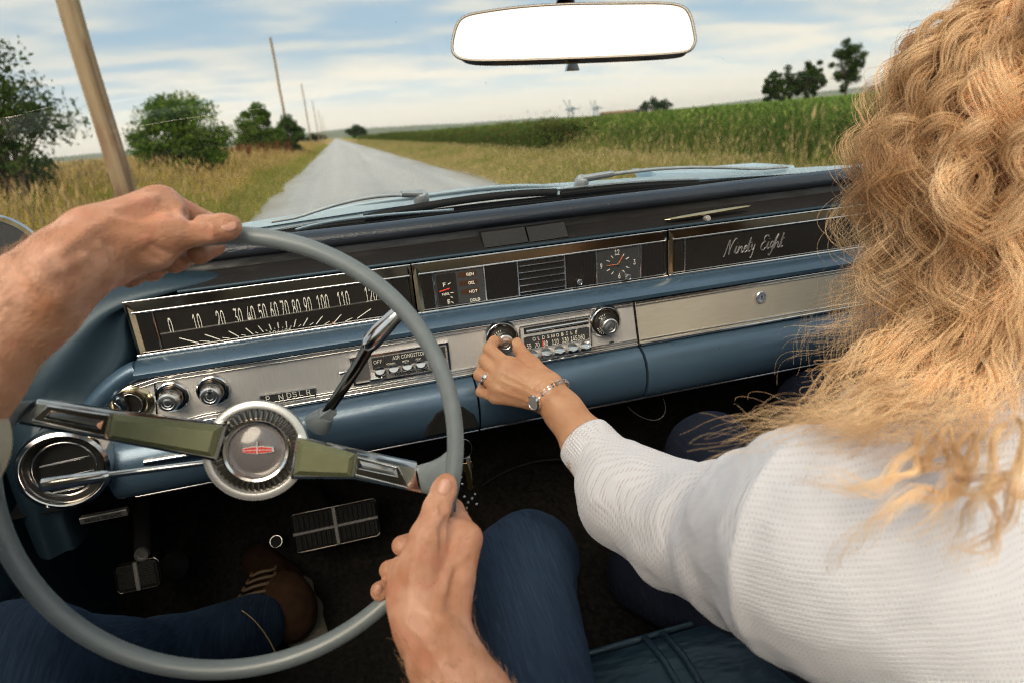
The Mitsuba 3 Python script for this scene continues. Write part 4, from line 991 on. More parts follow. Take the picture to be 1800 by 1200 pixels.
for a, b in (((-0.4341, 0.8500, 0.7828), (-0.3751, 0.8500, 0.7861)), ((-0.4361, 0.8500, 0.7622), (-0.3767, 0.8500, 0.7652)), ((-0.4311, 0.8500, 0.7429), (-0.3943, 0.8500, 0.7452))):
    add(c_('side_vent') + '__bar', tube([a, b], 0.0016, 6), 'chrome', 60)
add(c_('side_vent') + '__bracket', join([tube(spline([(-0.4406, 0.8680, 0.8065), (-0.4147, 0.8680, 0.8167), (-0.3875, 0.8680, 0.8066), (-0.3718, 0.8680, 0.7845), (-0.3688, 0.8680, 0.7648)], 20), 0.005, 8, flat=0.5)]), 'warm_reflection_chrome', 50)
add(c_('fascia') + '__lower_bar', tube([(-0.3201, 0.8620, 0.7568), (-0.2873, 0.8620, 0.7564), (-0.2247, 0.8620, 0.7548)], 0.0050, 12), 'chrome', 60)

# ---------------------------------------------------------------- steering wheel
WCEN, WN = np.array([-0.1345, 0.58, 0.877]), np.array([0, -math.cos(0.296), math.sin(0.296)])
E1 = np.array([1.0, 0, 0])
E2 = np.cross(WN, E1)
WM = np.eye(4)
WM[:3, 0], WM[:3, 1], WM[:3, 2], WM[:3, 3] = E1, E2, WN, WCEN


def wat(u, v, w):
    return WCEN + E1 * u + E2 * v + WN * w


def wflat(poly, w0, w1, bev=0.0):
    """An outline in the wheel's own plane, from w0 up to w1 along the column axis."""
    m = plate(poly, 0.0, w1 - w0, bev)
    v = m.vertices.copy()
    m.vertices = np.stack([v[:, 0], v[:, 2], w0 + (w1 - w0) - v[:, 1]], 1)
    m.apply_transform(WM)
    return m


SW = c_('steering_wheel')
th = np.linspace(0, 2 * np.pi, 161)[:-1]
nsec = 20
sec = np.linspace(0, 2 * np.pi, nsec + 1)[:-1]
rimv = []
for a in th:
    for s in sec:
        rr = 0.0093 * (1 - 0.05 * abs(math.sin(1.5 * s)) ** 6)
        rimv.append(wat(math.cos(a) * (0.205 + rr * math.cos(s) * 0.95), math.sin(a) * (0.205 + rr * math.cos(s) * 0.95), rr * math.sin(s)))
i, j = np.meshgrid(np.arange(160), np.arange(nsec), indexing='ij')
add(SW + '__rim', tm(rimv, np.stack([i * nsec + j, ((i + 1) % 160) * nsec + j, ((i + 1) % 160) * nsec + (j + 1) % nsec, i * nsec + (j + 1) % nsec], -1).reshape(-1, 4)), 'wheel_grey', True)
hub = wat((0.0065, -0.0068)[0], (0.0065, -0.0068)[1], -0.047)


def hublathe(prof, n=64):
    return lathe(prof, hub, WN, n)


add(SW + '__hub', hublathe([(0.0, -0.03), (0.044, -0.03), (0.0495, -0.012), (0.050, -0.004), (0.045, 0.001)]), 'olive_spoke', 35)
add(SW + '__hub_ring', hublathe([(0.050, -0.004), (0.0515, 0.001), (0.0505, 0.0058), (0.047, 0.0075), (0.0435, 0.0068), (0.0420, 0.004), (0.0418, -0.002)]), 'hub_matte', 40)
add(SW + '__hub_groove', hublathe([(0.042, -0.0015), (0.028, -0.0015)]), 'dark_chrome')
Mh = frame_to(WN)
for k in range(44):
    a = 2 * math.pi * k / 44
    bx = boxm(0.0325, 0.0413, -0.0018, 0.0018, -0.002, 0.0036, 0.0008)
    Rz = trimesh.transformations.rotation_matrix(a, (0, 0, 1))
    M = Mh.copy()
    M[:3, 3] = hub
    bx.apply_transform(M @ Rz)
    add(SW + '__hub_rib', bx, 'dark_chrome')
add(SW + '__horn_ring', hublathe([(0.0330, -0.001), (0.0330, 0.0045), (0.0310, 0.0075), (0.0285, 0.0070), (0.0275, 0.004), (0.0270, 0)]), 'chrome', 40)
add(SW + '__hub_lens', hublathe([(0, 0.0075), (0.008, 0.0070), (0.016, 0.0058), (0.022, 0.0040), (0.0255, 0.0022), (0.0274, 0.001)]), 'lens_grey', True)
eu = np.array((0.0080, -0.0057))
ex, ez = np.array([math.cos(-0.16), math.sin(-0.16)]), np.array([-math.sin(-0.16), math.cos(-0.16)])


def em(poly, w0, w1):
    return wflat(Polygon([tuple(eu + ex * a + ez * b) for a, b in poly]), w0, w1)


el = [(-0.0165, 0.0020), (-0.006, 0.0036), (0.006, 0.0036), (0.0165, 0.0022), (0.0172, -0.0022), (0.006, -0.0036), (-0.006, -0.0034), (-0.0162, -0.0020)]
el = [(a * 0.84, b * 0.84) for a, b in el]
add(SW + '__emblem', em([(a * 1.06 + 0.001, b * 1.22) for a, b in el], -0.041, -0.0386), 'hub_matte')
add(SW + '__emblem_inlay', join([em([(a, max(b, 0.0004)) for a, b in el], -0.0388, -0.0380), em([(a, min(b, -0.0004)) for a, b in el], -0.0388, -0.0380)]), 'emblem_red')
add(SW + '__emblem_pin', em([(-0.0006, -0.004), (0.0006, -0.004), (0.0006, 0.0085), (-0.0006, 0.0085)], -0.0386, -0.0376), 'hub_matte')


def spoke(side, outl, io, ii_, chrome_in, bar):
    """outl: the outline of the whole spoke; io/ii_: outline of the olive part; chrome_in: recess in the chrome end; bar: raised bar in it."""
    k = nm(SW + '__spoke')
    P = Polygon(outl)
    add(k, wflat(P, -0.043, -0.031, 0.003), 'chrome', 30)
    add(SW + '__spoke_insert', wflat(Polygon(io).buffer(0), -0.036, -0.0235, 0.0052), 'olive_spoke', 20)
    E = Polygon(ii_).buffer(0)
    C_ = Polygon(chrome_in)
    add(SW + '__spoke_end', join([wflat(E, -0.034, -0.0255, 0.0022)]), 'chrome', 20)
    add(SW + '__spoke_recess', wflat(C_, -0.027, -0.0252), 'dark_chrome')
    add(SW + '__spoke_bar', wflat(Polygon(bar), -0.027, -0.0205, 0.0030), 'chrome', 20)
    cc = list(C_.exterior.coords)[:-1]
    add(SW + '__spoke_recess_rim', tube([wat(a, b, -0.0250) for a, b in cc], 0.0011, 6, closed=True), 'chrome', 60)


spoke(-1, [(-0.1922, 0.0607), (-0.1718, 0.0800), (-0.1103, 0.0572), (-0.0145, 0.0256), (-0.0296, -0.0087), (-0.1197, 0.0298)],
      [(-0.1111, 0.0550), (-0.0181, 0.0255), (-0.0306, -0.0033), (-0.1192, 0.0324)],
      [(-0.1888, 0.0616), (-0.1698, 0.0783), (-0.1104, 0.0560), (-0.1183, 0.0316)],
      [(-0.1754, 0.0614), (-0.1610, 0.0721), (-0.1124, 0.0544), (-0.1197, 0.0366)],
      [(-0.1655, 0.0620), (-0.1595, 0.0673), (-0.1176, 0.0507), (-0.1213, 0.0427)])
spoke(1, [(0.0476, 0.0007), (0.1046, -0.0249), (0.1626, -0.0501), (0.1640, -0.0830), (0.0955, -0.0530), (0.0354, -0.0403)][::-1],
      [(0.0505, -0.0005), (0.1021, -0.0268), (0.0949, -0.0498), (0.0392, -0.0357)][::-1],
      [(0.1038, -0.0265), (0.1610, -0.0516), (0.1624, -0.0801), (0.0965, -0.0508)][::-1],
      [(0.1044, -0.0305), (0.1428, -0.0486), (0.1498, -0.0719), (0.0994, -0.0473)][::-1],
      [(0.1056, -0.0339), (0.1403, -0.0495), (0.1411, -0.0587), (0.1032, -0.0417)][::-1])
# grey webs where the spokes run into the rim
def web(pts, wa, wb):
    """A tapering moulded web from the spoke end (wa) up to the rim (wb)."""
    a, b, c, d = [np.array(p) for p in pts]
    L = []
    for t in np.linspace(0, 1, 10):
        p, q = a * (1 - t) + d * t, b * (1 - t) + c * t
        w = wa * (1 - t) + wb * t
        mid, hv = (p + q) / 2, (p - q) / 2 * (1 - 0.22 * math.sin(math.pi * t))
        L.append([wat(*(mid + hv * math.cos(s)), w + 0.0075 * math.sin(s)) for s in np.linspace(0, 2 * np.pi, 17)[:-1]])
    L = np.array(L)
    i, j = np.meshgrid(np.arange(9), np.arange(16), indexing='ij')
    return tm(L.reshape(-1, 3), np.stack([i * 16 + j, (i + 1) * 16 + j, (i + 1) * 16 + (j + 1) % 16, i * 16 + (j + 1) % 16], -1).reshape(-1, 4))


add(SW + '__rim_web', web([(0.1611, -0.0524), (0.1625, -0.0817), (0.1916, -0.1020), (0.2032, -0.0296)], -0.032, -0.002), 'wheel_grey', True)
add(SW + '__rim_web', web([(-0.1733, 0.0791), (-0.1912, 0.0615), (-0.2044, 0.0383), (-0.1894, 0.0916)], -0.032, -0.002), 'wheel_grey', True)
# column, shift and signal levers
COL = c_('steering_column')
cdir = np.array([0.0, 0.875, -0.485])
col0 = hub - WN * 0.03
add(COL, tube([col0, col0 + cdir * 0.03, col0 + cdir * 0.05, col0 + cdir * 0.30, col0 + cdir * 0.75], [0.0455, 0.043, 0.036, 0.033, 0.033], 40), 'cheek_paint', 30)
add(COL + '__collar', tube([hub - WN * 0.012, hub - WN * 0.030, hub - WN * 0.036], [0.0470, 0.0455, 0.0420], 40), 'olive_spoke', 30)
sb = [(-0.0612, 0.6850, 0.8552), (-0.0528, 0.6800, 0.8671), (-0.0293, 0.6720, 0.8965), (-0.0030, 0.6650, 0.9319), (0.0016, 0.6640, 0.9381), (0.0129, 0.6620, 0.9492), (0.0343, 0.6600, 0.9670)]
add(c_('gear_lever'), tube(spline(sb[:4], 14), np.linspace(0.0056, 0.0068, 14), 14), 'dark_chrome', 60)
add(c_('gear_lever') + '__grip', tube([sb[3], sb[4], sb[5], sb[6]], [0.0072, 0.0100, 0.0102, 0.0085], 18), 'chrome', 35)
add(c_('gear_lever') + '__boss', join([tube([(-0.0723, 0.6900, 0.8430), (-0.0612, 0.6850, 0.8552)], [0.016, 0.0105], 16), tube([(-0.0653, 0.6830, 0.8534), (-0.0511, 0.6800, 0.8625)], [0.0085, 0.0075], 4)]), 'wheel_grey', 30)
tsg = [(-0.1359, 0.6550, 0.8350), (-0.1740, 0.6550, 0.8374), (-0.2738, 0.6450, 0.8493), (-0.2795, 0.6440, 0.8499), (-0.3290, 0.6380, 0.8548), (-0.3319, 0.6370, 0.8555)]
add(c_('signal_lever'), tube([tsg[0], tsg[1], tsg[2]], [0.0030, 0.0030, 0.0034], 10), 'chrome', 60)
add(c_('signal_lever') + '__grip', tube([tsg[2], tsg[3], tsg[4], tsg[5]], [0.0045, 0.0062, 0.0068, 0.0040], 16), 'chrome', 40)

# ---------------------------------------------------------------- keys in the dash
kx = np.array((0.1150, 0.8550, 0.6975))
KR = c_('ignition_keys')
add('key_ring__hoop', tube([kx + (0.012 * math.cos(t), 0.002, -0.014 + 0.016 * math.sin(t)) for t in np.linspace(0, 2 * np.pi, 33)[:-1]], 0.0007, 6, closed=True), 'chrome', 60)
k0 = np.array((0.1156, 0.8520, 0.6492))
kp = [(-0.008, 0.012), (0.008, 0.013), (0.010, 0.004), (0.004, -0.003), (0.0045, -0.034), (0.001, -0.039), (-0.003, -0.034), (-0.0035, -0.003), (-0.009, 0.003)]
add('key_ring__key', plate([(k0[0] + a, k0[2] + b) for a, b in kp], 0.852, 0.0022, 0.0004), 'brass_key')
add('key_ring__key', tube([k0 + (0.003, 0.002, 0.02), k0 + (0.004, 0.003, -0.02)], [0.004, 0.002], 6), 'steel_grey')
add('key_ring__chain', tube([kx + (0.004, 0, -0.026), kx + (0.006, 0, -0.05), kx + (0.005, 0, -0.075), kx + (0.009, 0, -0.095)], 0.0011, 5), 'chrome', 60)
for q in ((0.0935, 0.8500, 0.6003), (0.1050, 0.8500, 0.6047), (0.1101, 0.8500, 0.5930), (0.1171, 0.8500, 0.5986), (0.1223, 0.8500, 0.6046), (0.1233, 0.8500, 0.5865), (0.1063, 0.8500, 0.5834), (0.1055, 0.8500, 0.5752), (0.1038, 0.8500, 0.6277), (0.1034, 0.8500, 0.6400)):
    m = trimesh.creation.icosphere(1, 0.0026)
    m.apply_translation(q)
    add('key_ring__bead', m, 'crystal')
meta('key_ring', 'brass car key with chain and sparkling beads hanging under the dashboard', 'keys')

# ---------------------------------------------------------------- cabin floor, pedals, seat
fl = []
add(c_('floor'), join([boxm(-0.62, 1.20, -1.6, 1.14, 0.27, 0.30), extr([(1.10, 0.30), (1.13, 0.28), (1.45, 0.58), (1.45, 0.90), (1.40, 0.90), (1.40, 0.60)], -0.62, 1.20),
                       extr([(-1.6, 0.30), (1.2, 0.30), (1.2, 0.315), (-1.6, 0.315)], -0.52, 1.12)]), 'carpet')
hump = lathe([(0.001, 0), (0.20, 0), (0.19, 0.9), (0.17, 1.6), (0.15, 2.6)], (0.284, 1.45, 0.22), (0, -1, 0.0), 40)
hv = hump.vertices.copy()
hv[:, 2] = 0.22 + (hv[:, 2] - 0.22) * (0.7 + 0.5 * np.clip((hv[:, 1] - 0.6) / 0.8, 0, 1))
hump.vertices = hv
add(c_('floor') + '__tunnel', hump, 'carpet', 50)
add(c_('floor') + '__carpet_binding', tube(spline([(0.1834, 1.1627, 0.4000), (0.2435, 1.1844, 0.4100), (0.3162, 1.1825, 0.4200), (0.3945, 1.1574, 0.4200), (0.4561, 1.1441, 0.4000)], 20) + (0, 0, 0.02), 0.0035, 6), 'rubber', 60)
for s_ in (-0.565, 1.165):
    add(c_('door'), boxm(s_ - 0.05, s_ + 0.02, -0.9, 1.30, 0.28, 0.93, 0.012), 'cheek_paint', 30)
add(c_('door') + '__arm_rest', boxm(-0.545, -0.47, 0.10, 0.62, 0.60, 0.665, 0.015), 'seat_vinyl', 30)
add(c_('door') + '__sill_trim', tube([(-0.522, -0.2, 0.36), (-0.522, 0.98, 0.36)], 0.012, 8), 'hub_matte', 60)
add(c_('door') + '__handle', tube([(-0.535, 0.78, 0.60), (-0.515, 0.80, 0.60), (-0.512, 0.90, 0.585)], [0.012, 0.012, 0.008], 10), 'chrome', 60)
# bench seat
st_ = extr([(0.615, 0.30), (0.628, 0.40), (0.625, 0.455), (0.60, 0.487), (0.55, 0.498), (0.3, 0.478), (-0.1, 0.445), (-0.17, 0.44), (-0.17, 0.30)], -0.50, 1.10)
add(c_('bench_seat') + '__cushion', st_, 'seat_vinyl', 40)
add(c_('bench_seat') + '__backrest', extr([(-0.16, 0.42), (-0.26, 0.62), (-0.33, 0.86), (-0.38, 0.89), (-0.44, 0.86), (-0.40, 0.42)], -0.50, 1.10), 'seat_vinyl', 40)
for xx in (0.292, 0.318):
    add(c_('bench_seat') + '__piping', tube([(xx, 0.626, 0.40), (xx, 0.626, 0.458), (xx, 0.602, 0.490), (xx, 0.55, 0.501), (xx, 0.3, 0.481), (xx, -0.1, 0.448)], 0.0045, 8), 'seat_vinyl', 60)
add(c_('bench_seat') + '__front_piping', tube([(-0.5, 0.616, 0.477), (1.1, 0.616, 0.477)], 0.0045, 8), 'seat_vinyl', 60)


def pedal(key, q, w, h, tilt, cols, rows_, vertical=True):
    """A rubber pedal pad: rows and columns of ribs in a chrome frame."""
    c = np.array(q)
    up = np.array([0, math.sin(tilt), math.cos(tilt)])
    nn = np.array([0, -math.cos(tilt), math.sin(tilt)])
    ex_ = np.array([1.0, 0, 0.0])
    M = np.eye(4)
    M[:3, 0], M[:3, 1], M[:3, 2], M[:3, 3] = ex_, up, nn, c

    def P(m):
        m = m.copy()
        m.apply_transform(M)
        return m
    add(key + '__pad', P(boxm(-w / 2, w / 2, -h / 2, h / 2, -0.012, 0.004, 0.004)), 'rubber', 30)
    add(key + '__frame', P(tube([(x, z, 0.002) for x, z in list(rect(-w / 2, w / 2, -h / 2, h / 2, 0.008).exterior.coords)[:-1]], 0.0024, 6, closed=True)), 'dark_chrome', 60)
    add(key + '__strip', P(join([boxm(-0.0035, 0.0035, -h / 2, h / 2, 0.004, 0.0085, 0.001)] + ([boxm(-w / 2, w / 2, -0.003, 0.003, 0.004, 0.008, 0.001)] if rows_ else []))), 'steel_grey')
    n = cols
    for k in range(n):
        if vertical:
            x = -w / 2 + 0.007 + (w - 0.014) * (k + 0.5) / n
            b = boxm(x - 0.0028, x + 0.0028, -h / 2 + 0.005, h / 2 - 0.005, 0.003, 0.0075, 0.0012)
        else:
            z = -h / 2 + 0.006 + (h - 0.012) * (k + 0.5) / n
            b = boxm(-w / 2 + 0.005, w / 2 - 0.005, z - 0.0022, z + 0.0022, 0.003, 0.0072, 0.0012)
        add(key + '__rib', P(b), 'rubber')


pedal(c_('brake_pedal'), (-0.1163, 1.0800, 0.4560), 0.158, 0.072, 0.35, 16, True)
add(c_('brake_pedal') + '__arm', tube([(-0.1314, 1.1100, 0.4686), (-0.1562, 1.2200, 0.4602)], [0.012, 0.012], 10), 'under_black', 60)
pedal(c_('parking_brake_pedal'), (-0.4222, 0.9800, 0.5076), 0.066, 0.046, 0.35, 9, False, False)
add(c_('parking_brake_pedal') + '__arm', tube(spline([(-0.4164, 0.9950, 0.5227), (-0.4148, 1.0200, 0.5550), (-0.4056, 1.0300, 0.6017), (-0.3937, 1.0300, 0.6424)], 10), 0.0125, 10, flat=0.5), 'under_black', 60)
add(c_('parking_brake_pedal') + '__pivot', lathe([(0, 0.004), (0.006, 0.004), (0.0075, 0.006), (0.0105, 0.006), (0.011, 0)], (-0.4109, 0.9900, 0.5394), (0, -1, 0.1), 24), 'steel_grey', 40)
dq = np.array((-0.2425, 1.1600, 0.3964))
add(c_('dimmer_switch') + '__button', lathe([(0, 0.010), (0.0125, 0.010), (0.0135, 0)], dq, (0, -0.8, 0.6), 28), 'rubber', 40)
Md = frame_to((0, -0.8, 0.6))
add(c_('dimmer_switch') + '__ring', tube([dq + Md[:3, :3] @ (0.0115 * math.cos(t), 0.0115 * math.sin(t), 0.010) for t in np.linspace(0, 2 * np.pi, 29)[:-1]], 0.0013, 6, closed=True), 'chrome', 60)
add(c_('floor_button'), lathe([(0, 0.010), (0.010, 0.009), (0.014, 0.005), (0.024, 0.002), (0.026, 0)], (-0.4203, 1.1200, 0.4184), (0, -0.8, 0.6), 28), 'rubber', 40)
br = np.array((-0.4063, 0.9050, 0.6666))
add(c_('brake_release') + '__plate', boxm(br[0] - 0.031, br[0] + 0.031, 0.900, 0.91, br[2] - 0.0052, br[2] + 0.0052, 0.001), 'steel_grey')
add(c_('brake_release') + '__lettering', letter('BRAKE RELEASE', 0.0048, (br[0], br[2]), 0.8998, 0.95, True), 'dark_ink')
# hanging wire and paper under the dash
add(c_('loose_wire'), tube(spline([(0.4226, 0.9300, 0.6620), (0.4398, 0.9300, 0.6429), (0.4731, 0.9300, 0.6247), (0.4912, 0.9300, 0.6301), (0.4913, 0.9300, 0.6640)], 16), 0.0006, 5), 'steel_grey', 60)

# ---------------------------------------------------------------- cowl, hood, wipers, windscreen, mirrors
def sheet(rows_, mat, key, smooth=True, th=0.01):
    V = np.array(rows_, float)
    a, b = V.shape[:2]
    i, j = np.meshgrid(np.arange(a - 1), np.arange(b - 1), indexing='ij')
    f = np.stack([i * b + j, i * b + j + 1, (i + 1) * b + j + 1, (i + 1) * b + j], -1).reshape(-1, 4)
    f2 = f[:, ::-1] + a * b
    return add(key, tm(np.vstack([V.reshape(-1, 3), V.reshape(-1, 3) - (0, 0, th)]), np.vstack([f, f2])), mat, 40)


hx = np.linspace(-0.62, 1.19, 50)
u = (hx - 0.284) / 0.9


def cowl_z(x):
    return 1.0315 - 0.022 * np.maximum(0, (x - 0.284)) / 0.45 * np.minimum(1, 1.0) - 0.012 * np.maximum(0, (0.284 - x) / 0.3) ** 1.5


hz = 1.0285 - 0.030 * np.clip(u, 0, 1) - 0.030 * np.clip(-u, 0, 1) ** 1.4
hoods = []
for t in np.linspace(0, 1, 14):
    y = 1.285 + 1.75 * t
    hoods.append(np.c_[hx, np.full(50, y) - 0.10 * u ** 2 * (1 - t), hz - 0.19 * t ** 0.85 - 0.02 * u ** 2 * t])
hoods.insert(0, hoods[0] + (0, -0.010, -0.012))
sheet(hoods, 'body_paint', c_('hood'))
cw = [np.c_[hx, np.full(50, y) - 0.12 * u ** 2, np.full(50, z) - 0.012 * np.clip(-u, 0, 1) ** 1.4 - 0.008 * np.clip(u, 0, 1)] for y, z in ((1.12, 0.985), (1.20, 0.996), (1.27, 1.002), (1.30, 0.985))]
sheet(cw, 'rubber', c_('cowl'))
add(c_('cowl') + '__vent_slot', join([tube(np.c_[hx[4:46], y - 0.12 * u[4:46] ** 2, np.interp(y, [1.12, 1.20, 1.27], [0.985, 0.996, 1.002]) + 0.003 - 0.012 * np.clip(-u[4:46], 0, 1) ** 1.4 - 0.008 * np.clip(u[4:46], 0, 1)], 0.0022, 6) for y in (1.185, 1.205, 1.225, 1.245)]), 'under_black', 60)
add(c_('cowl') + '__screen_trim', tube(spline([(-0.0932, 1.1700, 1.0038), (-0.0135, 1.1700, 1.0115), (0.0878, 1.1700, 1.0111), (0.1895, 1.1700, 1.0069)], 20), 0.0042, 8, flat=0.6), 'body_paint', 60)
add(c_('cowl') + '__edge_bead', tube(spline([(-0.1513, 1.2800, 1.0046), (-0.0548, 1.2800, 1.0162), (0.0330, 1.2800, 1.0240), (0.1454, 1.2800, 1.0273), (0.2740, 1.2800, 1.0296), (0.3706, 1.2800, 1.0243), (0.4325, 1.2800, 1.0168), (0.5613, 1.2800, 1.0096), (0.7660, 1.2800, 1.0024)], 40), 0.0045, 8), 'body_paint', 60)
fc = [(0.6818, 1.3600, 1.0216), (0.8436, 1.3600, 1.0086), (1.0220, 1.3600, 1.0036), (1.0690, 1.3600, 0.9965), (1.0771, 1.3600, 0.9753), (0.9210, 1.3600, 0.9839), (0.6960, 1.3600, 0.9997)]
add(c_('fender_corner'), plate([(p[0], p[2]) for p in fc], 1.35, 0.10, 0.006), 'body_paint', 30)
add(c_('fender_corner') + '__bolt', lathe([(0, 0.004), (0.006, 0.004), (0.007, 0.006), (0.010, 0.006), (0.011, 0)], (1.0195, 1.3450, 0.9924), (0, -1, 0.2), 24), 'wiper_grey', 40)


def wiper(pivot, tip, blade, key):
    add(key + '__pivot', join([lathe([(0, 0.016), (0.010, 0.014), (0.0145, 0.006), (0.015, -0.01)], pivot, (0, -0.55, 0.84), 28), tube([np.array(pivot) + (0, -0.004, 0.008), np.array(pivot) * 0.86 + np.array(tip) * 0.14 + (0, -0.004, 0.015)], [0.0105, 0.009], 10, flat=0.7)]), 'wiper_grey', 45)
    p = [np.array(pivot) * (1 - t) + np.array(tip) * t + (0, 0, 0.014 * math.sin(math.pi * min(1, t * 1.1 + 0.08)) + 0.004) for t in np.linspace(0.12, 1, 14)]
    add(key + '__arm', tube(p, np.linspace(0.0042, 0.0028, 14), 8), 'wiper_grey', 60)
    b0, b1 = np.array(blade[0]), np.array(blade[1])
    q = [b0 * (1 - t) + b1 * t + (0, 0, 0.004 * math.sin(math.pi * t)) for t in np.linspace(0, 1, 16)]
    add(key + '__blade', join([tube(np.array(q) - (0, 0, 0.006), 0.0052, 6), tube(np.array(q), 0.0022, 6)]), 'rubber', 60)
    add(key + '__blade_spine', tube(np.array(q) + (0, 0, 0.004), 0.0013, 6), 'wiper_grey', 60)


wiper((0.1414, 1.2400, 1.0268), (-0.1339, 1.2000, 1.0148), ((-0.1828, 1.1900, 0.9958), (0.0271, 1.2100, 1.0041)), c_('wiper'))
wiper((0.4709, 1.2400, 1.0225), (0.9464, 1.2200, 1.0062), ((0.4160, 1.2150, 1.0141), (0.7246, 1.2150, 1.0031)), c_('wiper'))
add(c_('wiper') + '__linkage', tube(spline([(0.0270, 1.2000, 1.0064), (0.1349, 1.2100, 1.0142), (0.2709, 1.2200, 1.0179), (0.4108, 1.2250, 1.0116)], 16), 0.0075, 8), 'rubber', 60)
# windscreen
gx_ = np.linspace(-0.66, 1.23, 46)
ug = (gx_ - 0.284) / 0.95
gl = []
for t in np.linspace(0, 1, 18):
    gl.append(np.c_[gx_, 1.165 - 0.16 * ug ** 4 - 0.46 * t - 0.02 * math.sin(math.pi * t), 0.985 + 0.46 * t + 0 * gx_])
V = np.array(gl)
a, b = V.shape[:2]
i, j = np.meshgrid(np.arange(a - 1), np.arange(b - 1), indexing='ij')
add(c_('windscreen'), tm(V.reshape(-1, 3), np.stack([i * b + j, i * b + j + 1, (i + 1) * b + j + 1, (i + 1) * b + j], -1).reshape(-1, 4)), 'pane_glass', True)
add(c_('windscreen') + '__header', tube(V[-1] + (0, 0, 0.012), 0.022, 12), 'chrome', 50)
for s_ in (0, -1):
    add(c_('windscreen') + '__pillar', tube(V[:, s_], 0.018, 10), 'chrome', 50)
sp = []
r_ = np.random.default_rng(5)
for k in range(46):
    a_, b_ = r_.uniform(0, 17), r_.uniform(4, 41)
    i0, j0 = int(a_), int(b_)
    fa, fb = a_ - i0, b_ - j0
    p = (V[i0, j0] * (1 - fb) + V[i0, j0 + 1] * fb) * (1 - fa) + (V[min(i0 + 1, 17), j0] * (1 - fb) + V[min(i0 + 1, 17), j0 + 1] * fb) * fa
    m = trimesh.creation.icosphere(0, r_.uniform(0.0004, 0.0010))
    m.apply_translation(p + (0, -0.001, 0))
    sp.append(m)
add(c_('windscreen') + '__dust_speck', join(sp), 'dust', kind='stuff')
# interior mirror
MNV = np.array([-0.342, -0.883, 0.322]) / np.linalg.norm([-0.342, -0.883, 0.322])


def plate3(pts, n, d):
    p = np.array(pts, float)
    k = len(p)
    c = p.mean(0)
    v = np.vstack([p, p - n * d, c, c - n * d])
    i = np.arange(k)
    j = (i + 1) % k
    return tm(v, np.vstack([np.stack([i, j, i * 0 + 2 * k], 1), np.stack([j + k, i + k, i * 0 + 2 * k + 1], 1), np.stack([i, i + k, j + k], 1), np.stack([i, j + k, j], 1)]))


mo = np.array([(0.1314, 0.7026, 1.2242), (0.1321, 0.7051, 1.2320), (0.1361, 0.7075, 1.2428), (0.1417, 0.7089, 1.2524), (0.1504, 0.7074, 1.2577), (0.1646, 0.7025, 1.2595), (0.1952, 0.6911, 1.2606), (0.2491, 0.6695, 1.2584), (0.3012, 0.6473, 1.2532), (0.3420, 0.6297, 1.2481), (0.3530, 0.6236, 1.2431), (0.3572, 0.6189, 1.2345), (0.3582, 0.6126, 1.2183), (0.3575, 0.6101, 1.2108), (0.3529, 0.6095, 1.2043), (0.3448, 0.6118, 1.2019), (0.3035, 0.6281, 1.2028), (0.2406, 0.6538, 1.2064), (0.1869, 0.6759, 1.2101), (0.1487, 0.6921, 1.2139), (0.1360, 0.6985, 1.2180)])
mo = np.vstack([mo, mo[:1]])
mo = spline(mo, 90)[:-1]
cm = mo.mean(0)
add(c_('rear_view_mirror') + '__shell', plate3(cm + (mo - cm) * 0.97 - MNV * 0.002, MNV, 0.012), 'dark_chrome', 40)
add(c_('rear_view_mirror') + '__rim', tube(mo, 0.0015, 6, closed=True), 'dark_chrome', 60)
add(c_('rear_view_mirror') + '__glass', plate3(cm + (mo - cm) * 0.985 + MNV * 0.0004, MNV, 0.002), 'mirror_glass')
add(c_('rear_view_mirror') + '__stem', tube([(0.2485, 0.6780, 1.2600), (0.2525, 0.6900, 1.2767), (0.2579, 0.7000, 1.3302)], [0.010, 0.0075, 0.008], 12), 'chrome', 50)
tb = [(0.2478, 0.6720, 1.2069), (0.2554, 0.6720, 1.2064), (0.2556, 0.6640, 1.1958), (0.2412, 0.6640, 1.1961)]
add(c_('rear_view_mirror') + '__tab', tm([tb[0], tb[1], tb[2], tb[3]] + [tuple(np.array(t_) + (0, 0.006, 0)) for t_ in tb], [(0, 3, 2, 1), (4, 5, 6, 7), (0, 1, 5, 4), (2, 3, 7, 6), (1, 2, 6, 5), (0, 4, 7, 3)]), 'chrome')
# door mirror seen past the forearm
dm = np.array((-0.5724, 1.2000, 1.0032))
dd = np.array([0.12, -1, 0.05])
add(c_('door_mirror') + '__shell', lathe([(0, -0.03), (0.045, -0.025), (0.074, -0.006), (0.080, 0.002), (0.077, 0.007), (0.070, 0.006), (0.069, 0.001)], dm, dd, 56), 'chrome', 40)
add(c_('door_mirror') + '__glass', lathe([(0, 0.0015), (0.0705, 0.0015)], dm, dd, 56), 'dial_grey')
add(c_('door_mirror') + '__stalk', tube([dm + (0, 0.02, -0.05), dm + (-0.01, 0.03, -0.16)], [0.012, 0.016], 12), 'chrome', 50)
# body sides below the sills so that the car stands on the road
add(c_('body_side'), join([boxm(s_ - 0.06, s_ + 0.06, -1.7, 3.0, 0.24, 0.80, 0.03) for s_ in (-0.68, 1.25)]), 'body_paint', 30)
for x in (-0.62, 1.19):
    for y in (2.15, -1.2):
        w_ = c_('road_wheel')
        k = nm(w_)
        add(k + '__tyre', lathe([(0.19, -0.09), (0.30, -0.095), (0.345, -0.06), (0.35, 0.0), (0.345, 0.06), (0.30, 0.095), (0.19, 0.09)], (x, y, 0.352), (1, 0, 0), 40), 'rubber', 40)
        add(k + '__hub_cap', lathe([(0, 0.02), (0.10, 0.015), (0.19, 0.0), (0.19, -0.05)], (x, y, 0.352), (-1 if x < 0 else 1, 0, 0), 40), 'chrome', 40)

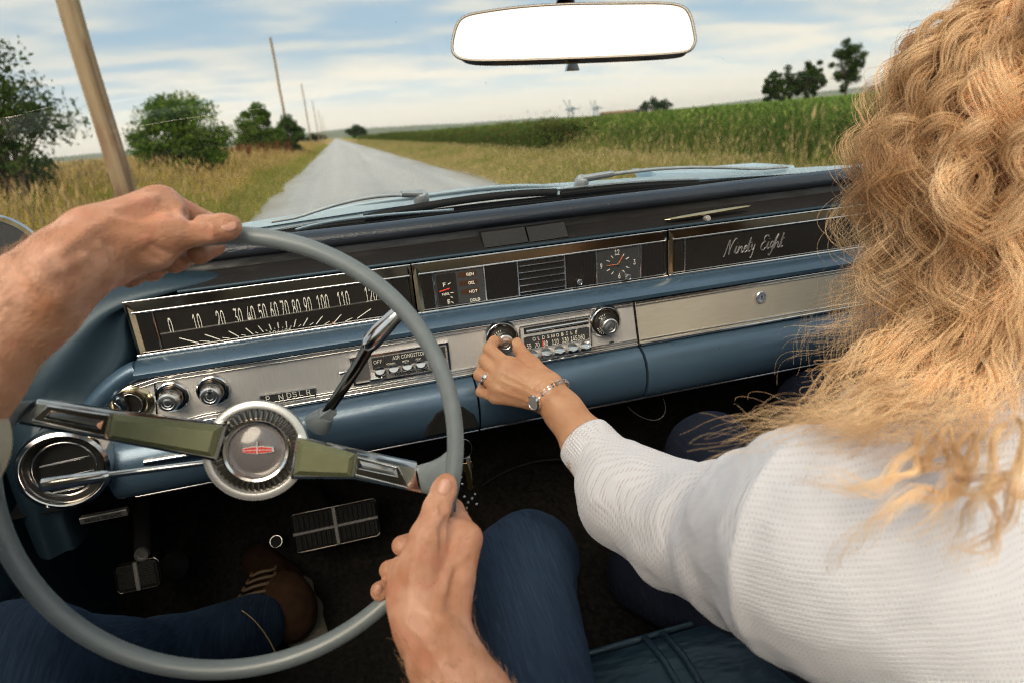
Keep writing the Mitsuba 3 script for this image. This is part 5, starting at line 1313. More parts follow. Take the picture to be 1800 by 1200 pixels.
# ---------------------------------------------------------------- people: materials
def skin_fn(a, b, red):
    def f(p, n, uv):
        m = smoothstep(0.25, 0.75, fbm(p.x * 42, p.y * 42, p.z * 42, 4))
        c = mix(a, b, m)
        c = mix(c, red, 0.38 * smoothstep(0.50, 0.78, fbm(p.x * 60 + 3, p.y * 60, p.z * 60, 2)))
        fr = noise(p.x * 330, p.y * 330, p.z * 330)
        return mix(c, (c[0] * 0.60, c[1] * 0.50, c[2] * 0.42), 0.38 * smoothstep(0.86, 0.95, fr))
    return proc(f)


def skin_bump(p, n, uv):
    return 0.35 * fbm(p.x * 170, p.y * 170, p.z * 170, 2) + 0.65 * fbm(p.x * 520, p.y * 520, p.z * 520, 2)


pr('man_skin', skin_fn((0.42, 0.190, 0.105), (0.57, 0.305, 0.205), (0.50, 0.175, 0.115)), 0.44, spec=0.4, bump=skin_bump, bscale=0.0014, eps=8e-4, flatness=0.4, sheen=0.15)
pr('woman_skin', skin_fn((0.44, 0.225, 0.125), (0.52, 0.285, 0.165), (0.42, 0.17, 0.09)), 0.42, spec=0.4, bump=skin_bump, bscale=0.0010, eps=8e-4, flatness=0.4)
pr('nail', (0.50, 0.265, 0.19), 0.36, spec=0.5)
pr('shirt_cloth', proc(lambda p, n, uv: mix((0.36, 0.33, 0.25), (0.46, 0.42, 0.33), 0.5 * noise(p.x * 900, p.y * 900, p.z * 60) + 0.5 * noise(p.x * 60, p.y * 60, p.z * 900))), 0.9, spec=0.1)


def denim_fn(a, b):
    def f(p, n, uv):
        t = noise(p.x * 1500, p.y * 50, p.z * 80)
        w = noise(p.x * 330, p.y * 9, p.z * 14)
        fade = fbm(p.x * 12, p.y * 7, p.z * 12, 3)
        return mix(a, b, 0.40 * t * t + 0.10 * noise(p.x * 1500, p.y * 900, p.z * 900) + 0.10 * w + 0.40 * fade)
    return proc(f)


pr('denim', denim_fn((0.003, 0.007, 0.018), (0.032, 0.058, 0.105)), 0.85, spec=0.15, sheen=0.3, bump=lambda p, n, uv: noise(p.x * 1500, p.y * 300, p.z * 300), bscale=0.0006, eps=6e-4)
pr('dark_denim', denim_fn((0.005, 0.007, 0.014), (0.022, 0.028, 0.050)), 0.9, spec=0.1, sheen=0.2)
pr('suede', proc(lambda p, n, uv: mix((0.020, 0.010, 0.006), (0.046, 0.024, 0.013), fbm(p.x * 70, p.y * 70, p.z * 70))), 0.9, spec=0.1)
pr('sole', (0.17, 0.155, 0.12), 0.7)
pr('lace', (0.10, 0.066, 0.04), 0.8)
pr('stitch', (0.20, 0.15, 0.08), 0.8)

ARM_A, ARM_B = np.array((0.3412, 0.3700, 0.7897)), np.array((0.2599, 0.6850, 0.7383))
ARM_D = (ARM_B - ARM_A) / np.linalg.norm(ARM_B - ARM_A)
SEAM = ARM_A + ARM_D * 0.005


def knit(p):
    sl = (p.x - float(SEAM[0])) * float(ARM_D[0]) + (p.y - float(SEAM[1])) * float(ARM_D[1]) + (p.z - float(SEAM[2])) * float(ARM_D[2])
    wob = 0.0016 * noise(p.x * 40, p.y * 40, p.z * 40)
    rows = dr.select(sl > 0, sl + wob, p.z * 1.0 + 0.25 * p.y + wob)
    cols = dr.select(sl > 0, (p.x * 0.35 + p.y * 0.75 - p.z * 0.55), p.x * 0.8 - p.y * 0.6)
    r = dr.sin(rows * 1500)
    return r, dr.sin(cols * 1900 + 1.57 * dr.floor(rows * 1500 / 3.14159)), sl


def knit_col(p, n, uv):
    r, c, sl = knit(p)
    hole = smoothstep(0.15, 0.85, -r) * smoothstep(-0.1, 0.8, c)
    base = mix((0.575, 0.58, 0.625), (0.64, 0.645, 0.69), fbm(p.x * 18, p.y * 18, p.z * 18))
    return mix(base, (0.36, 0.31, 0.31), 0.62 * hole)


def knit_h(p, n, uv):
    r, c, sl = knit(p)
    seam = dr.exp(-dr.square(sl / 0.0035))
    return 0.4 * r + 0.5 * r * c + 1.5 * seam


pr('knit_white', proc(knit_col), 0.9, spec=0.1, sheen=0.3, bump=knit_h, bscale=0.00045, eps=4e-4)


def fingers(ch, k=0.0026):
    """Chains of (point, radius): each finger is its own chain of bones."""
    out = []
    for c in ch:
        for (p, r), (q, s) in zip(c[:-1], c[1:]):
            out.append((p, q, r, s, k))
    return out


def nail(key, at, along, normal, L=0.0072, W=0.0056, th_=0.0016):
    m = trimesh.creation.icosphere(3)
    a = np.asarray(along, float) / np.linalg.norm(along)
    n = np.asarray(normal, float)
    n = n - a * (n @ a)
    n /= np.linalg.norm(n)
    b = np.cross(n, a)
    v = m.vertices
    sq = np.sign(v[:, :1]) * np.abs(v[:, :1]) ** 0.75
    m.vertices = np.asarray(at) + sq * L * a + v[:, 1:2] * W * b + (v[:, 2:] * th_ - 0.16 * (v[:, 1:2] ** 2) * W * 1.4) * n
    add(key, m, 'nail', True)


# ---------------------------------------------------------------- the driver
DR = 'person'
meta(DR, 'driver with bare forearms and both hands on the steering wheel, in blue jeans', 'person')
wr = np.array((-0.2076, 0.5950, 1.0815))
fa = [((-0.3646, 0.4421, 0.9248), 0.045), ((-0.3355, 0.4703, 0.9624), 0.0410), ((-0.2881, 0.4985, 1.0119), 0.0375), ((-0.2417, 0.5345, 1.0524), 0.0318), ((-0.2191, 0.5686, 1.0716), 0.0278), (tuple(wr), 0.0262)]
L_im, L_mm, L_rm, L_pm = (-0.1644, 0.6520, 1.1051), (-0.1833, 0.6800, 1.1002), (-0.2018, 0.6920, 1.0911), (-0.2160, 0.6940, 1.0815)
bl = []
for (p, r), (q, s) in zip(fa[:-1], fa[1:]):
    bl.append((p, q, r, s, 0.02))
bl += [(tuple(wr + (0.004, 0.0, 0.006)), L_im, 0.026, 0.0165, 0.014), (tuple(wr), L_mm, 0.025, 0.0155, 0.012), (tuple(wr - (0.002, 0, 0.006)), L_rm, 0.024, 0.015, 0.012), (tuple(wr - (0.002, 0, 0.012)), L_pm, 0.021, 0.0145, 0.012),
       (L_im, L_mm, 0.0150, 0.0150, 0.008), (L_mm, L_rm, 0.0150, 0.0145, 0.008),
       ((-0.1987, 0.5980, 1.0731), (-0.1683, 0.6060, 1.0748), 0.0235, 0.0180, 0.014), ((-0.2050, 0.6020, 1.0703), (-0.1952, 0.6300, 1.0588), 0.018, 0.0155, 0.012),
       ((-0.1688, 0.6060, 1.0729), (-0.1525, 0.6080, 1.0815), 0.0185, 0.0152, 0.010), ((-0.1525, 0.6080, 1.0815), (-0.1243, 0.6130, 1.0825), 0.0150, 0.0122, 0.006), ((-0.1243, 0.6130, 1.0825), (-0.1108, 0.6180, 1.0822), 0.0124, 0.0122, 0.004), ((-0.1108, 0.6180, 1.0822), (-0.1054, 0.6200, 1.0818), 0.0120, 0.0108, 0.004),
       ((-0.1520, 0.6180, 1.0871), (-0.1508, 0.6400, 1.0945), 0.0100, 0.0100, 0.014)]
bl += fingers([[(L_im, 0.0158), ((-0.1349, 0.6800, 1.0792), 0.0120), ((-0.1344, 0.6760, 1.0594), 0.0108), ((-0.1428, 0.6500, 1.0569), 0.0105)],
               [(L_mm, 0.0150), ((-0.1582, 0.7000, 1.0725), 0.0120), ((-0.1609, 0.6900, 1.0524), 0.0110), ((-0.1666, 0.6520, 1.0515), 0.0108)],
               [(L_rm, 0.0145), ((-0.1852, 0.7060, 1.0634), 0.0115), ((-0.1872, 0.6920, 1.0462), 0.0105), ((-0.1887, 0.6550, 1.0451), 0.0102)],
               [(L_pm, 0.0135), ((-0.2090, 0.7040, 1.0551), 0.0105), ((-0.2080, 0.6900, 1.0401), 0.0098), ((-0.2101, 0.6600, 1.0403), 0.0095)]], 0.003)
# tendons and veins
bl += [((-0.2002, 0.5780, 1.0889), (-0.1664, 0.6400, 1.1126), 0.0052, 0.0045, 0.016), ((-0.1936, 0.5750, 1.0839), (-0.1510, 0.5990, 1.0871), 0.0062, 0.005, 0.016), ((-0.2161, 0.5070, 1.0780), (-0.2019, 0.5631, 1.0922), 0.006, 0.005, 0.02), ((-0.2135, 0.5106, 1.0593), (-0.1983, 0.5646, 1.0742), 0.006, 0.0048, 0.02)]


def wrinkle(P):
    return 0.0011 * (meshkit.fbm(P * 55, 3, 4) - 0.5)


def creases(lines):
    def f(P):
        o = wrinkle(P)
        for a, b, dep, wid in lines:
            a, b = np.array(a), np.array(b)
            ab = b - a
            t = np.clip((P - a) @ ab / (ab @ ab), 0, 1)
            o = o + dep * np.exp(-(np.linalg.norm(P - a - t[:, None] * ab, axis=1) / wid) ** 2)
        return o
    return f


arm_l = body(bl, 0.0020, detail=creases([
    ((-0.1246, 0.6040, 1.0907), (-0.1237, 0.6006, 1.0796), 0.0034, 0.0021), ((-0.1203, 0.6040, 1.0892), (-0.1205, 0.6023, 1.0784), 0.0032, 0.0020), ((-0.1277, 0.6026, 1.0902), (-0.1269, 0.5993, 1.0826), 0.0020, 0.0020), ((-0.1622, 0.5842, 1.0775), (-0.1541, 0.5927, 1.0682), 0.0030, 0.0028), ((-0.1687, 0.5821, 1.0739), (-0.1613, 0.5892, 1.0648), 0.0022, 0.0026),
    ((-0.1414, 0.6381, 1.0957), (-0.1319, 0.6031, 1.0921), 0.0050, 0.0034), ((-0.1506, 0.6287, 1.1029), (-0.1442, 0.6024, 1.0975), 0.0030, 0.0026), ((-0.1551, 0.6023, 1.0993), (-0.1474, 0.5977, 1.0970), 0.0022, 0.0024), ((-0.1867, 0.5593, 1.0855), (-0.1868, 0.5574, 1.0657), 0.0028, 0.0030), ((-0.1842, 0.5644, 1.0853), (-0.1847, 0.5651, 1.0667), 0.0018, 0.0026),
    ((-0.1508, 0.6211, 1.1007), (-0.1352, 0.6063, 1.0946), 0.0022, 0.0030), ((-0.1873, 0.5786, 1.1038), (-0.1512, 0.5912, 1.0934), -0.0024, 0.0040), ((-0.1853, 0.5902, 1.1088), (-0.1620, 0.6273, 1.1142), -0.0022, 0.0038), ((-0.2066, 0.5239, 1.0877), (-0.1950, 0.5571, 1.0985), -0.0026, 0.0038), ((-0.1950, 0.5571, 1.0985), (-0.1870, 0.5763, 1.1023), -0.0020, 0.0036),
    ((-0.2189, 0.4998, 1.0709), (-0.2047, 0.5171, 1.0778), -0.0024, 0.0042), ((-0.2047, 0.5171, 1.0778), (-0.1964, 0.5369, 1.0807), -0.0020, 0.0038), ((-0.1770, 0.5845, 1.0982), (-0.1618, 0.5852, 1.0907), -0.0016, 0.0030)]))
wr2 = np.array((0.0114, 0.4550, 0.7273))
R_im, R_mm, R_rm, R_pm = (0.0605, 0.5220, 0.7678), (0.0509, 0.5200, 0.7462), (0.0376, 0.5120, 0.7329), (0.0237, 0.5000, 0.7264)
br_ = []
fr = [((0.0813, 0.2502, 0.6861), 0.040), ((0.0572, 0.3167, 0.6884), 0.0345), ((0.0340, 0.3842, 0.7094), 0.0302), ((0.0188, 0.4228, 0.7251), 0.0278), (tuple(wr2), 0.0262)]
for (p, r), (q, s) in zip(fr[:-1], fr[1:]):
    br_.append((p, q, r, s, 0.02))
br_ += [(tuple(wr2 + (0.008, 0, 0.004)), R_im, 0.0225, 0.0160, 0.014), (tuple(wr2 + (0.004, 0, 0)), R_mm, 0.0225, 0.0148, 0.012), (tuple(wr2), R_rm, 0.022, 0.0145, 0.012), (tuple(wr2 + (-0.006, 0, -0.002)), R_pm, 0.020, 0.0145, 0.012),
        (R_im, R_mm, 0.0150, 0.0145, 0.008), (R_mm, R_rm, 0.0145, 0.0145, 0.008),
        ((0.0032, 0.4620, 0.7442), (0.0115, 0.4880, 0.7712), 0.0240, 0.0195, 0.014), ((0.0115, 0.4880, 0.7712), (0.0225, 0.5030, 0.7921), 0.0200, 0.0162, 0.010),
        ((0.0225, 0.5030, 0.7921), (0.0371, 0.5220, 0.8092), 0.0152, 0.0130, 0.006), ((0.0371, 0.5220, 0.8092), (0.0466, 0.5320, 0.8199), 0.0130, 0.0122, 0.004), ((0.0466, 0.5320, 0.8199), (0.0499, 0.5350, 0.8250), 0.0118, 0.0105, 0.004),
        ((0.0287, 0.5100, 0.7822), (0.0469, 0.5300, 0.7766), 0.0110, 0.0110, 0.014), ((-0.0056, 0.4720, 0.7575), (-0.0048, 0.5120, 0.7575), 0.0165, 0.013, 0.012)]
br_ += fingers([[(R_im, 0.0150), ((0.0572, 0.5750, 0.7677), 0.0118), ((0.0401, 0.5920, 0.7473), 0.0108), ((0.0241, 0.5860, 0.7409), 0.0100)],
                [(R_mm, 0.0145), ((0.0421, 0.5880, 0.7325), 0.0118), ((0.0150, 0.5880, 0.7309), 0.0110), ((-0.0012, 0.5660, 0.7452), 0.0106)],
                [(R_rm, 0.0140), ((0.0192, 0.5780, 0.7110), 0.0112), ((-0.0037, 0.5720, 0.7147), 0.0104), ((-0.0175, 0.5490, 0.7320), 0.0102)],
                [(R_pm, 0.0135), ((0.0027, 0.5600, 0.6993), 0.0105), ((-0.0171, 0.5520, 0.7088), 0.0098), ((-0.0289, 0.5290, 0.7254), 0.0096)]], 0.003)
br_ += [((0.0298, 0.4500, 0.7462), (0.0565, 0.5050, 0.7617), 0.005, 0.0045, 0.016), ((0.0189, 0.4400, 0.7524), (0.0307, 0.4920, 0.7626), 0.005, 0.0042, 0.016), ((0.0385, 0.4400, 0.7398), (0.0499, 0.4870, 0.7478), 0.0045, 0.004, 0.014), ((-0.0039, 0.4400, 0.7475), (0.0089, 0.4740, 0.7765), 0.006, 0.005, 0.016)]
arm_r = body(br_, 0.0020, detail=creases([
    ((0.0442, 0.5097, 0.8027), (0.0371, 0.4974, 0.8002), 0.0060, 0.0036), ((0.0371, 0.4974, 0.8002), (0.0334, 0.4903, 0.7873), 0.0050, 0.0036), ((0.0287, 0.5161, 0.8189), (0.0446, 0.5108, 0.8132), 0.0032, 0.0020), ((0.0270, 0.5137, 0.8165), (0.0439, 0.5091, 0.8095), 0.0034, 0.0021), ((0.0276, 0.5088, 0.8138), (0.0410, 0.5061, 0.8077), 0.0022, 0.0020), ((0.0319, 0.5174, 0.8210), (0.0437, 0.5125, 0.8174), 0.0020, 0.0018),
    ((0.0189, 0.4938, 0.8063), (0.0327, 0.4961, 0.8047), 0.0020, 0.0022), ((0.0180, 0.4901, 0.8029), (0.0304, 0.4912, 0.8013), 0.0024, 0.0022), ((0.0180, 0.4864, 0.7988), (0.0294, 0.4878, 0.7965), 0.0018, 0.0022), ((0.0551, 0.4921, 0.7716), (0.0358, 0.4757, 0.7698), -0.0028, 0.0034), ((0.0358, 0.4757, 0.7698), (0.0297, 0.4579, 0.7646), -0.0022, 0.0034),
    ((0.0521, 0.5068, 0.7794), (0.0292, 0.4628, 0.7670), -0.0026, 0.0040), ((0.0292, 0.4628, 0.7670), (0.0203, 0.4361, 0.7615), -0.0020, 0.0040), ((0.0108, 0.4215, 0.7566), (0.0194, 0.4016, 0.7517), -0.0030, 0.0040), ((-0.0067, 0.4397, 0.7597), (0.0067, 0.4146, 0.7543), -0.0030, 0.0042), ((0.0067, 0.4146, 0.7543), (0.0187, 0.3859, 0.7443), -0.0024, 0.0042),
    ((0.0427, 0.4799, 0.7684), (0.0310, 0.4479, 0.7601), 0.0026, 0.0060), ((0.0012, 0.4428, 0.7647), (0.0185, 0.4315, 0.7601), 0.0018, 0.0034), ((0.0131, 0.4863, 0.7971), (0.0025, 0.4672, 0.7838), -0.0018, 0.0060)]))
hc = np.array([-0.14, -0.21, 1.18])                # driver's head, behind the lens
hd_ = [(hc + (0, 0.005, 0.03), hc + (0, -0.02, 0.05), 0.082, 0.084, 0.03), (hc + (0, 0.02, -0.05), hc + (0, 0.045, -0.09), 0.062, 0.042, 0.03), (hc + (0, 0.083, 0.01), hc + (0, 0.108, -0.028), 0.008, 0.012, 0.016),
       (hc + (-0.03, 0.094, -0.062), hc + (0.03, 0.094, -0.062), 0.007, 0.007, 0.012), (hc + (0, -0.03, -0.08), (-0.13, -0.16, 0.98), 0.055, 0.060, 0.03)]
for s_ in (-1, 1):
    hd_ += [(hc + (s_ * 0.080, -0.005, 0.015), hc + (s_ * 0.084, 0.0, -0.03), 0.013, 0.009, 0.008), (hc + (s_ * 0.02, 0.080, 0.028), hc + (s_ * 0.045, 0.07, 0.03), 0.009, 0.008, 0.012), (hc + (s_ * 0.035, 0.06, -0.02), hc + (s_ * 0.04, 0.05, -0.03), 0.028, 0.02, 0.03)]
add(DR + '__arm', arm_l, 'man_skin', True)
add(DR + '__arm', arm_r, 'man_skin', True)
add(DR + '__head', body(hd_, 0.005), 'man_skin', True)
scalp = body([(hc + (0, -0.012, 0.052), hc + (0, -0.035, 0.05), 0.088, 0.088, 0.03), (hc + (0, -0.05, 0.0), hc + (0, -0.06, -0.03), 0.075, 0.06, 0.03)], 0.005, detail=lambda P: 0.008 * (meshkit.fbm(P * 60, 3, 2) - 0.5))
pr('brown_hair', (0.06, 0.035, 0.02), 0.6)
add(DR + '__hair', scalp, 'brown_hair', True)
nail(DR + '__thumb_nail', np.array((-0.1045, 0.6085, 1.0847)), np.array((-0.1054, 0.6200, 1.0818)) - np.array((-0.1199, 0.6140, 1.0818)), CAM - np.array((-0.1045, 0.6085, 1.0847)) + (0, 0, 0.35))
nail(DR + '__thumb_nail', np.array((0.0468, 0.5225, 0.8299)), np.array((0.0502, 0.5350, 0.8275)) - np.array((0.0371, 0.5220, 0.8092)), CAM - np.array((0.0468, 0.5225, 0.8299)) + (0, 0, 0.0), 0.0080, 0.0066)
nail(DR + '__finger_nail', np.array((-0.0304, 0.5210, 0.7338)), np.array((-0.0300, 0.5270, 0.7190)) - np.array((-0.0259, 0.5300, 0.7306)), CAM - np.array((-0.0306, 0.5250, 0.7306)), 0.0055, 0.0044)
shb = [((-0.3125, 0.4792, 0.9721), (-0.3629, 0.4453, 0.9350), 0.0535, 0.058, 0.02), ((-0.3629, 0.4453, 0.9350), (-0.35, -0.05, 0.90), 0.058, 0.078, 0.03), ((0.0917, 0.2291, 0.6949), (0.09, -0.08, 0.90), 0.056, 0.078, 0.03),
       ((-0.31, -0.10, 0.92), (0.05, -0.10, 0.92), 0.080, 0.080, 0.04), ((-0.13, -0.10, 0.85), (-0.13, -0.08, 0.55), 0.150, 0.145, 0.05), ((-0.13, -0.14, 0.93), (-0.13, -0.15, 1.00), 0.075, 0.066, 0.03)]
add(DR + '__shirt', body(shb, 0.006, detail=lambda P: 0.006 * (meshkit.fbm(P * 16, 3, 5) - 0.5)), 'shirt_cloth', True)
jl = [((-0.05, -0.08, 0.55), (0.02, 0.20, 0.585), 0.10, 0.092, 0.03), ((0.02, 0.20, 0.585), (0.1381, 0.6400, 0.6087), 0.090, 0.066, 0.03), ((0.1381, 0.6400, 0.6087), (0.1696, 0.7200, 0.5616), 0.066, 0.064, 0.02), ((0.1696, 0.7200, 0.5616), (0.155, 0.86, 0.36), 0.064, 0.060, 0.03),
      ((-0.21, -0.08, 0.55), (-0.33, 0.25, 0.56), 0.10, 0.085, 0.03), ((-0.33, 0.25, 0.56), (-0.3860, 0.5850, 0.6814), 0.085, 0.068, 0.03), ((-0.3860, 0.5850, 0.6814), (-0.3462, 0.7800, 0.4944), 0.066, 0.054, 0.03), ((-0.3462, 0.7800, 0.4944), (-0.2674, 0.9300, 0.3909), 0.054, 0.056, 0.03)]
folds = lambda P: 0.005 * (meshkit.fbm(P * np.array([26, 14, 26]), 3, 7) - 0.5) + 0.002 * (meshkit.fbm(P * 70, 2, 8) - 0.5)
add(DR + '__jeans', body(jl, 0.0045, detail=folds), 'denim', True)
add(DR + '__jeans_seam', tube(spline([(-0.2562, 0.8750, 0.4741), (-0.2371, 0.8650, 0.4513), (-0.2245, 0.8600, 0.4146), (-0.2162, 0.8500, 0.3789)], 20), 0.0011, 5), 'stitch', 60)
# brown lace-up shoe
heel, ball, toe = np.array((-0.2060, 0.9600, 0.3371)), np.array((-0.2464, 1.1000, 0.3348)), np.array((-0.2827, 1.1650, 0.3570))
sh_ = [(heel + (0, 0, 0.03), heel + (-0.01, 0.04, 0.045), 0.040, 0.040, 0.02), (heel + (0, 0.03, 0.02), ball, 0.038, 0.043, 0.02), (ball, toe, 0.043, 0.034, 0.02), (heel + (-0.01, 0.02, 0.05), ball + (-0.005, 0, 0.03), 0.040, 0.024, 0.02)]
add('shoe__upper', body(sh_, 0.0035, detail=lambda P: 0.0015 * (meshkit.fbm(P * 60, 2, 3) - 0.5)), 'suede', True)
off = np.array([0.016, 0.004, -0.026])
so_ = [(heel + off, (heel + ball) / 2 + off + (0.006, 0, 0), 0.036, 0.036, 0.02, (0, -0.35, 0.94), 2.6), ((heel + ball) / 2 + off + (0.006, 0, 0), ball + off, 0.036, 0.042, 0.02, (0, -0.35, 0.94), 2.6), (ball + off, toe + off * 0.8, 0.042, 0.032, 0.02, (0, -0.35, 0.94), 2.6)]
add('shoe__sole', body(so_, 0.0035), 'sole', True)
for la, lb in (((-0.2848, 0.9850, 0.4151), (-0.2402, 0.9850, 0.4173)), ((-0.2798, 1.0000, 0.4171), (-0.2372, 1.0000, 0.4203)), ((-0.2745, 1.0150, 0.4194), (-0.2352, 1.0150, 0.4227)), ((-0.2690, 1.0300, 0.4221), (-0.2352, 1.0300, 0.4247))):
    la, lb = np.array(la), np.array(lb)
    add('shoe__lace', tube(spline([la + (-0.004, 0.016, -0.006), la, (la + lb) / 2 + (0, -0.004, 0.005), lb, lb + (0.004, 0.016, -0.006)], 12), 0.0028, 6), 'lace', 60)
add('shoe__tongue', tube(spline([(-0.2798, 0.9850, 0.3988), (-0.2646, 1.0120, 0.4052), (-0.2546, 1.0450, 0.4137)], 10), 0.016, 10, flat=0.5), 'suede', 60)
add('shoe__seam', tube(spline([heel + (0.034, 0.0, 0.035), (heel + ball) / 2 + (0.040, -0.005, 0.02), ball + (0.036, -0.02, 0.015)], 12), 0.0012, 5), 'stitch', 60)
meta('shoe', 'brown suede lace-up shoe with a pale sole in the dark footwell', 'shoe')

# ---------------------------------------------------------------- the passenger
PA = 'person_001'
meta(PA, 'passenger with long curly blond hair and white knit sweater reaching to turn the radio knob', 'person')
ww = np.array((0.2301, 0.7650, 0.7931))
W_im, W_mm, W_rm, W_pm = (0.1797, 0.8020, 0.8289), (0.1702, 0.7980, 0.8174), (0.1635, 0.7960, 0.8047), (0.1603, 0.7950, 0.7899)
bw = [((0.2762, 0.6200, 0.7077), (0.2598, 0.6850, 0.7358), 0.040, 0.0345, 0.02), ((0.2598, 0.6850, 0.7358), (0.2419, 0.7450, 0.7715), 0.0345, 0.0255, 0.02), ((0.2419, 0.7450, 0.7715), tuple(ww), 0.0255, 0.0235, 0.015),
      (tuple(ww + (-0.004, 0, 0.006)), W_im, 0.0205, 0.0128, 0.012), (tuple(ww + (-0.006, 0, 0.002)), W_mm, 0.0205, 0.0122, 0.010), (tuple(ww + (-0.004, 0, -0.004)), W_rm, 0.020, 0.0118, 0.010), (tuple(ww + (-0.003, 0, -0.010)), W_pm, 0.0175, 0.0110, 0.010),
      (W_im, W_mm, 0.0118, 0.0115, 0.006), (W_mm, W_rm, 0.0115, 0.0112, 0.006), (W_rm, W_pm, 0.0112, 0.0108, 0.006),
      ((0.2290, 0.7750, 0.8023), (0.2176, 0.8100, 0.8218), 0.0190, 0.0135, 0.012), ((0.2176, 0.8100, 0.8218), (0.2143, 0.8180, 0.8267), 0.0135, 0.0118, 0.006), ((0.2143, 0.8180, 0.8267), (0.2114, 0.8420, 0.8350), 0.0108, 0.0096, 0.004), ((0.2114, 0.8420, 0.8350), (0.2138, 0.8620, 0.8390), 0.0094, 0.0078, 0.003),
      ((0.2063, 0.8120, 0.8232), (0.1898, 0.8060, 0.8283), 0.0085, 0.009, 0.012)]
bw += fingers([[(W_im, 0.0122), ((0.1636, 0.8280, 0.8479), 0.0094), ((0.1771, 0.8520, 0.8501), 0.0084), ((0.1865, 0.8680, 0.8435), 0.0072)],
               [(W_mm, 0.0118), ((0.1545, 0.8240, 0.8334), 0.0092), ((0.1661, 0.8520, 0.8342), 0.0082), ((0.1792, 0.8720, 0.8307), 0.0074)],
               [(W_rm, 0.0112), ((0.1443, 0.8200, 0.8148), 0.0088), ((0.1555, 0.8480, 0.8149), 0.0080), ((0.1677, 0.8680, 0.8120), 0.0072)],
               [(W_pm, 0.0104), ((0.1439, 0.8180, 0.7899), 0.0080), ((0.1526, 0.8420, 0.7895), 0.0072), ((0.1649, 0.8580, 0.7884), 0.0066)]], 0.0022)
bw += [(tuple(ww + (-0.004, -0.016, 0.012)), np.array(W_im) + (0, -0.005, 0.003), 0.0035, 0.0042, 0.014), (tuple(ww + (-0.006, -0.018, 0.004)), np.array(W_mm) + (0, -0.005, 0.002), 0.0035, 0.0042, 0.014), (tuple(ww + (-0.006, -0.017, -0.004)), np.array(W_rm) + (0, -0.005, 0.001), 0.0032, 0.004, 0.014)]
arm_w = body(bw, 0.0019, detail=lambda P: 0.45 * creases([
    ((0.1998, 0.7521, 0.7940), (0.2046, 0.7531, 0.8113), 0.0022, 0.0022), ((0.2046, 0.7531, 0.8113), (0.2166, 0.7535, 0.8189), 0.0022, 0.0022), ((0.2097, 0.7454, 0.8033), (0.2172, 0.7464, 0.8132), 0.0020, 0.0020), ((0.2172, 0.7464, 0.8132), (0.2277, 0.7483, 0.8163), 0.0020, 0.0020), ((0.1683, 0.7865, 0.8289), (0.2054, 0.7510, 0.8086), -0.0022, 0.0030), ((0.1646, 0.7824, 0.8176), (0.2012, 0.7518, 0.8024), -0.0022, 0.0030),
    ((0.1584, 0.7816, 0.8045), (0.1959, 0.7560, 0.7914), -0.0018, 0.0028), ((0.1834, 0.7811, 0.8316), (0.2004, 0.7594, 0.8163), -0.0018, 0.0026), ((0.1741, 0.7839, 0.8288), (0.1697, 0.7816, 0.8220), 0.0030, 0.0026), ((0.1661, 0.7816, 0.8176), (0.1627, 0.7806, 0.8101), 0.0030, 0.0024), ((0.2051, 0.8045, 0.8347), (0.2056, 0.7897, 0.8312), 0.0026, 0.0022)])(P))
hw = np.array([0.690, 0.515, 1.085])
fwd_w = np.array([-0.30, 0.93, -0.20])
fwd_w /= np.linalg.norm(fwd_w)
rt_w = np.cross(fwd_w, [0, 0, 1.0])
rt_w /= np.linalg.norm(rt_w)
up_w = np.cross(rt_w, fwd_w)
hp = lambda a, b, c: tuple(hw + rt_w * a + fwd_w * b + up_w * c)
hb = [(hp(0, 0.0, 0.03), hp(0, -0.025, 0.045), 0.078, 0.080, 0.03), (hp(0, 0.02, -0.05), hp(0, 0.045, -0.085), 0.056, 0.036, 0.03), (hp(0, 0.078, 0.01), hp(0, 0.098, -0.025), 0.007, 0.010, 0.014),
      (hp(-0.022, 0.085, -0.056), hp(0.022, 0.085, -0.056), 0.0075, 0.0075, 0.010), (hp(0, -0.03, -0.07), (0.63, 0.42, 0.88), 0.048, 0.055, 0.03)]
for s_ in (-1, 1):
    hb += [(hp(s_ * 0.076, -0.005, 0.012), hp(s_ * 0.078, 0, -0.025), 0.011, 0.008, 0.008), (hp(s_ * 0.018, 0.074, 0.026), hp(s_ * 0.042, 0.064, 0.028), 0.008, 0.007, 0.012), (hp(s_ * 0.033, 0.056, -0.018), hp(s_ * 0.036, 0.048, -0.026), 0.026, 0.02, 0.03)]
foot = [((0.3068, 0.8000, 0.3438), (0.3534, 0.8600, 0.3200), 0.018, 0.014, 0.012), ((0.3067, 0.8000, 0.3390), (0.3302, 0.7800, 0.3003), 0.020, 0.026, 0.02)]
add(PA + '__arm', arm_w, 'woman_skin', True)
add(PA + '__head', body(hb, 0.005), 'woman_skin', True)
add(PA + '__foot', body(foot, 0.005), 'woman_skin', True)
nail(PA + '__thumb_nail', np.array((0.2092, 0.8530, 0.8399)), np.array((0.2138, 0.8620, 0.8390)) - np.array((0.2114, 0.8420, 0.8350)), CAM - np.array((0.2087, 0.8530, 0.8400)) + (-0.5, 0, 0.2), 0.0058, 0.0042)
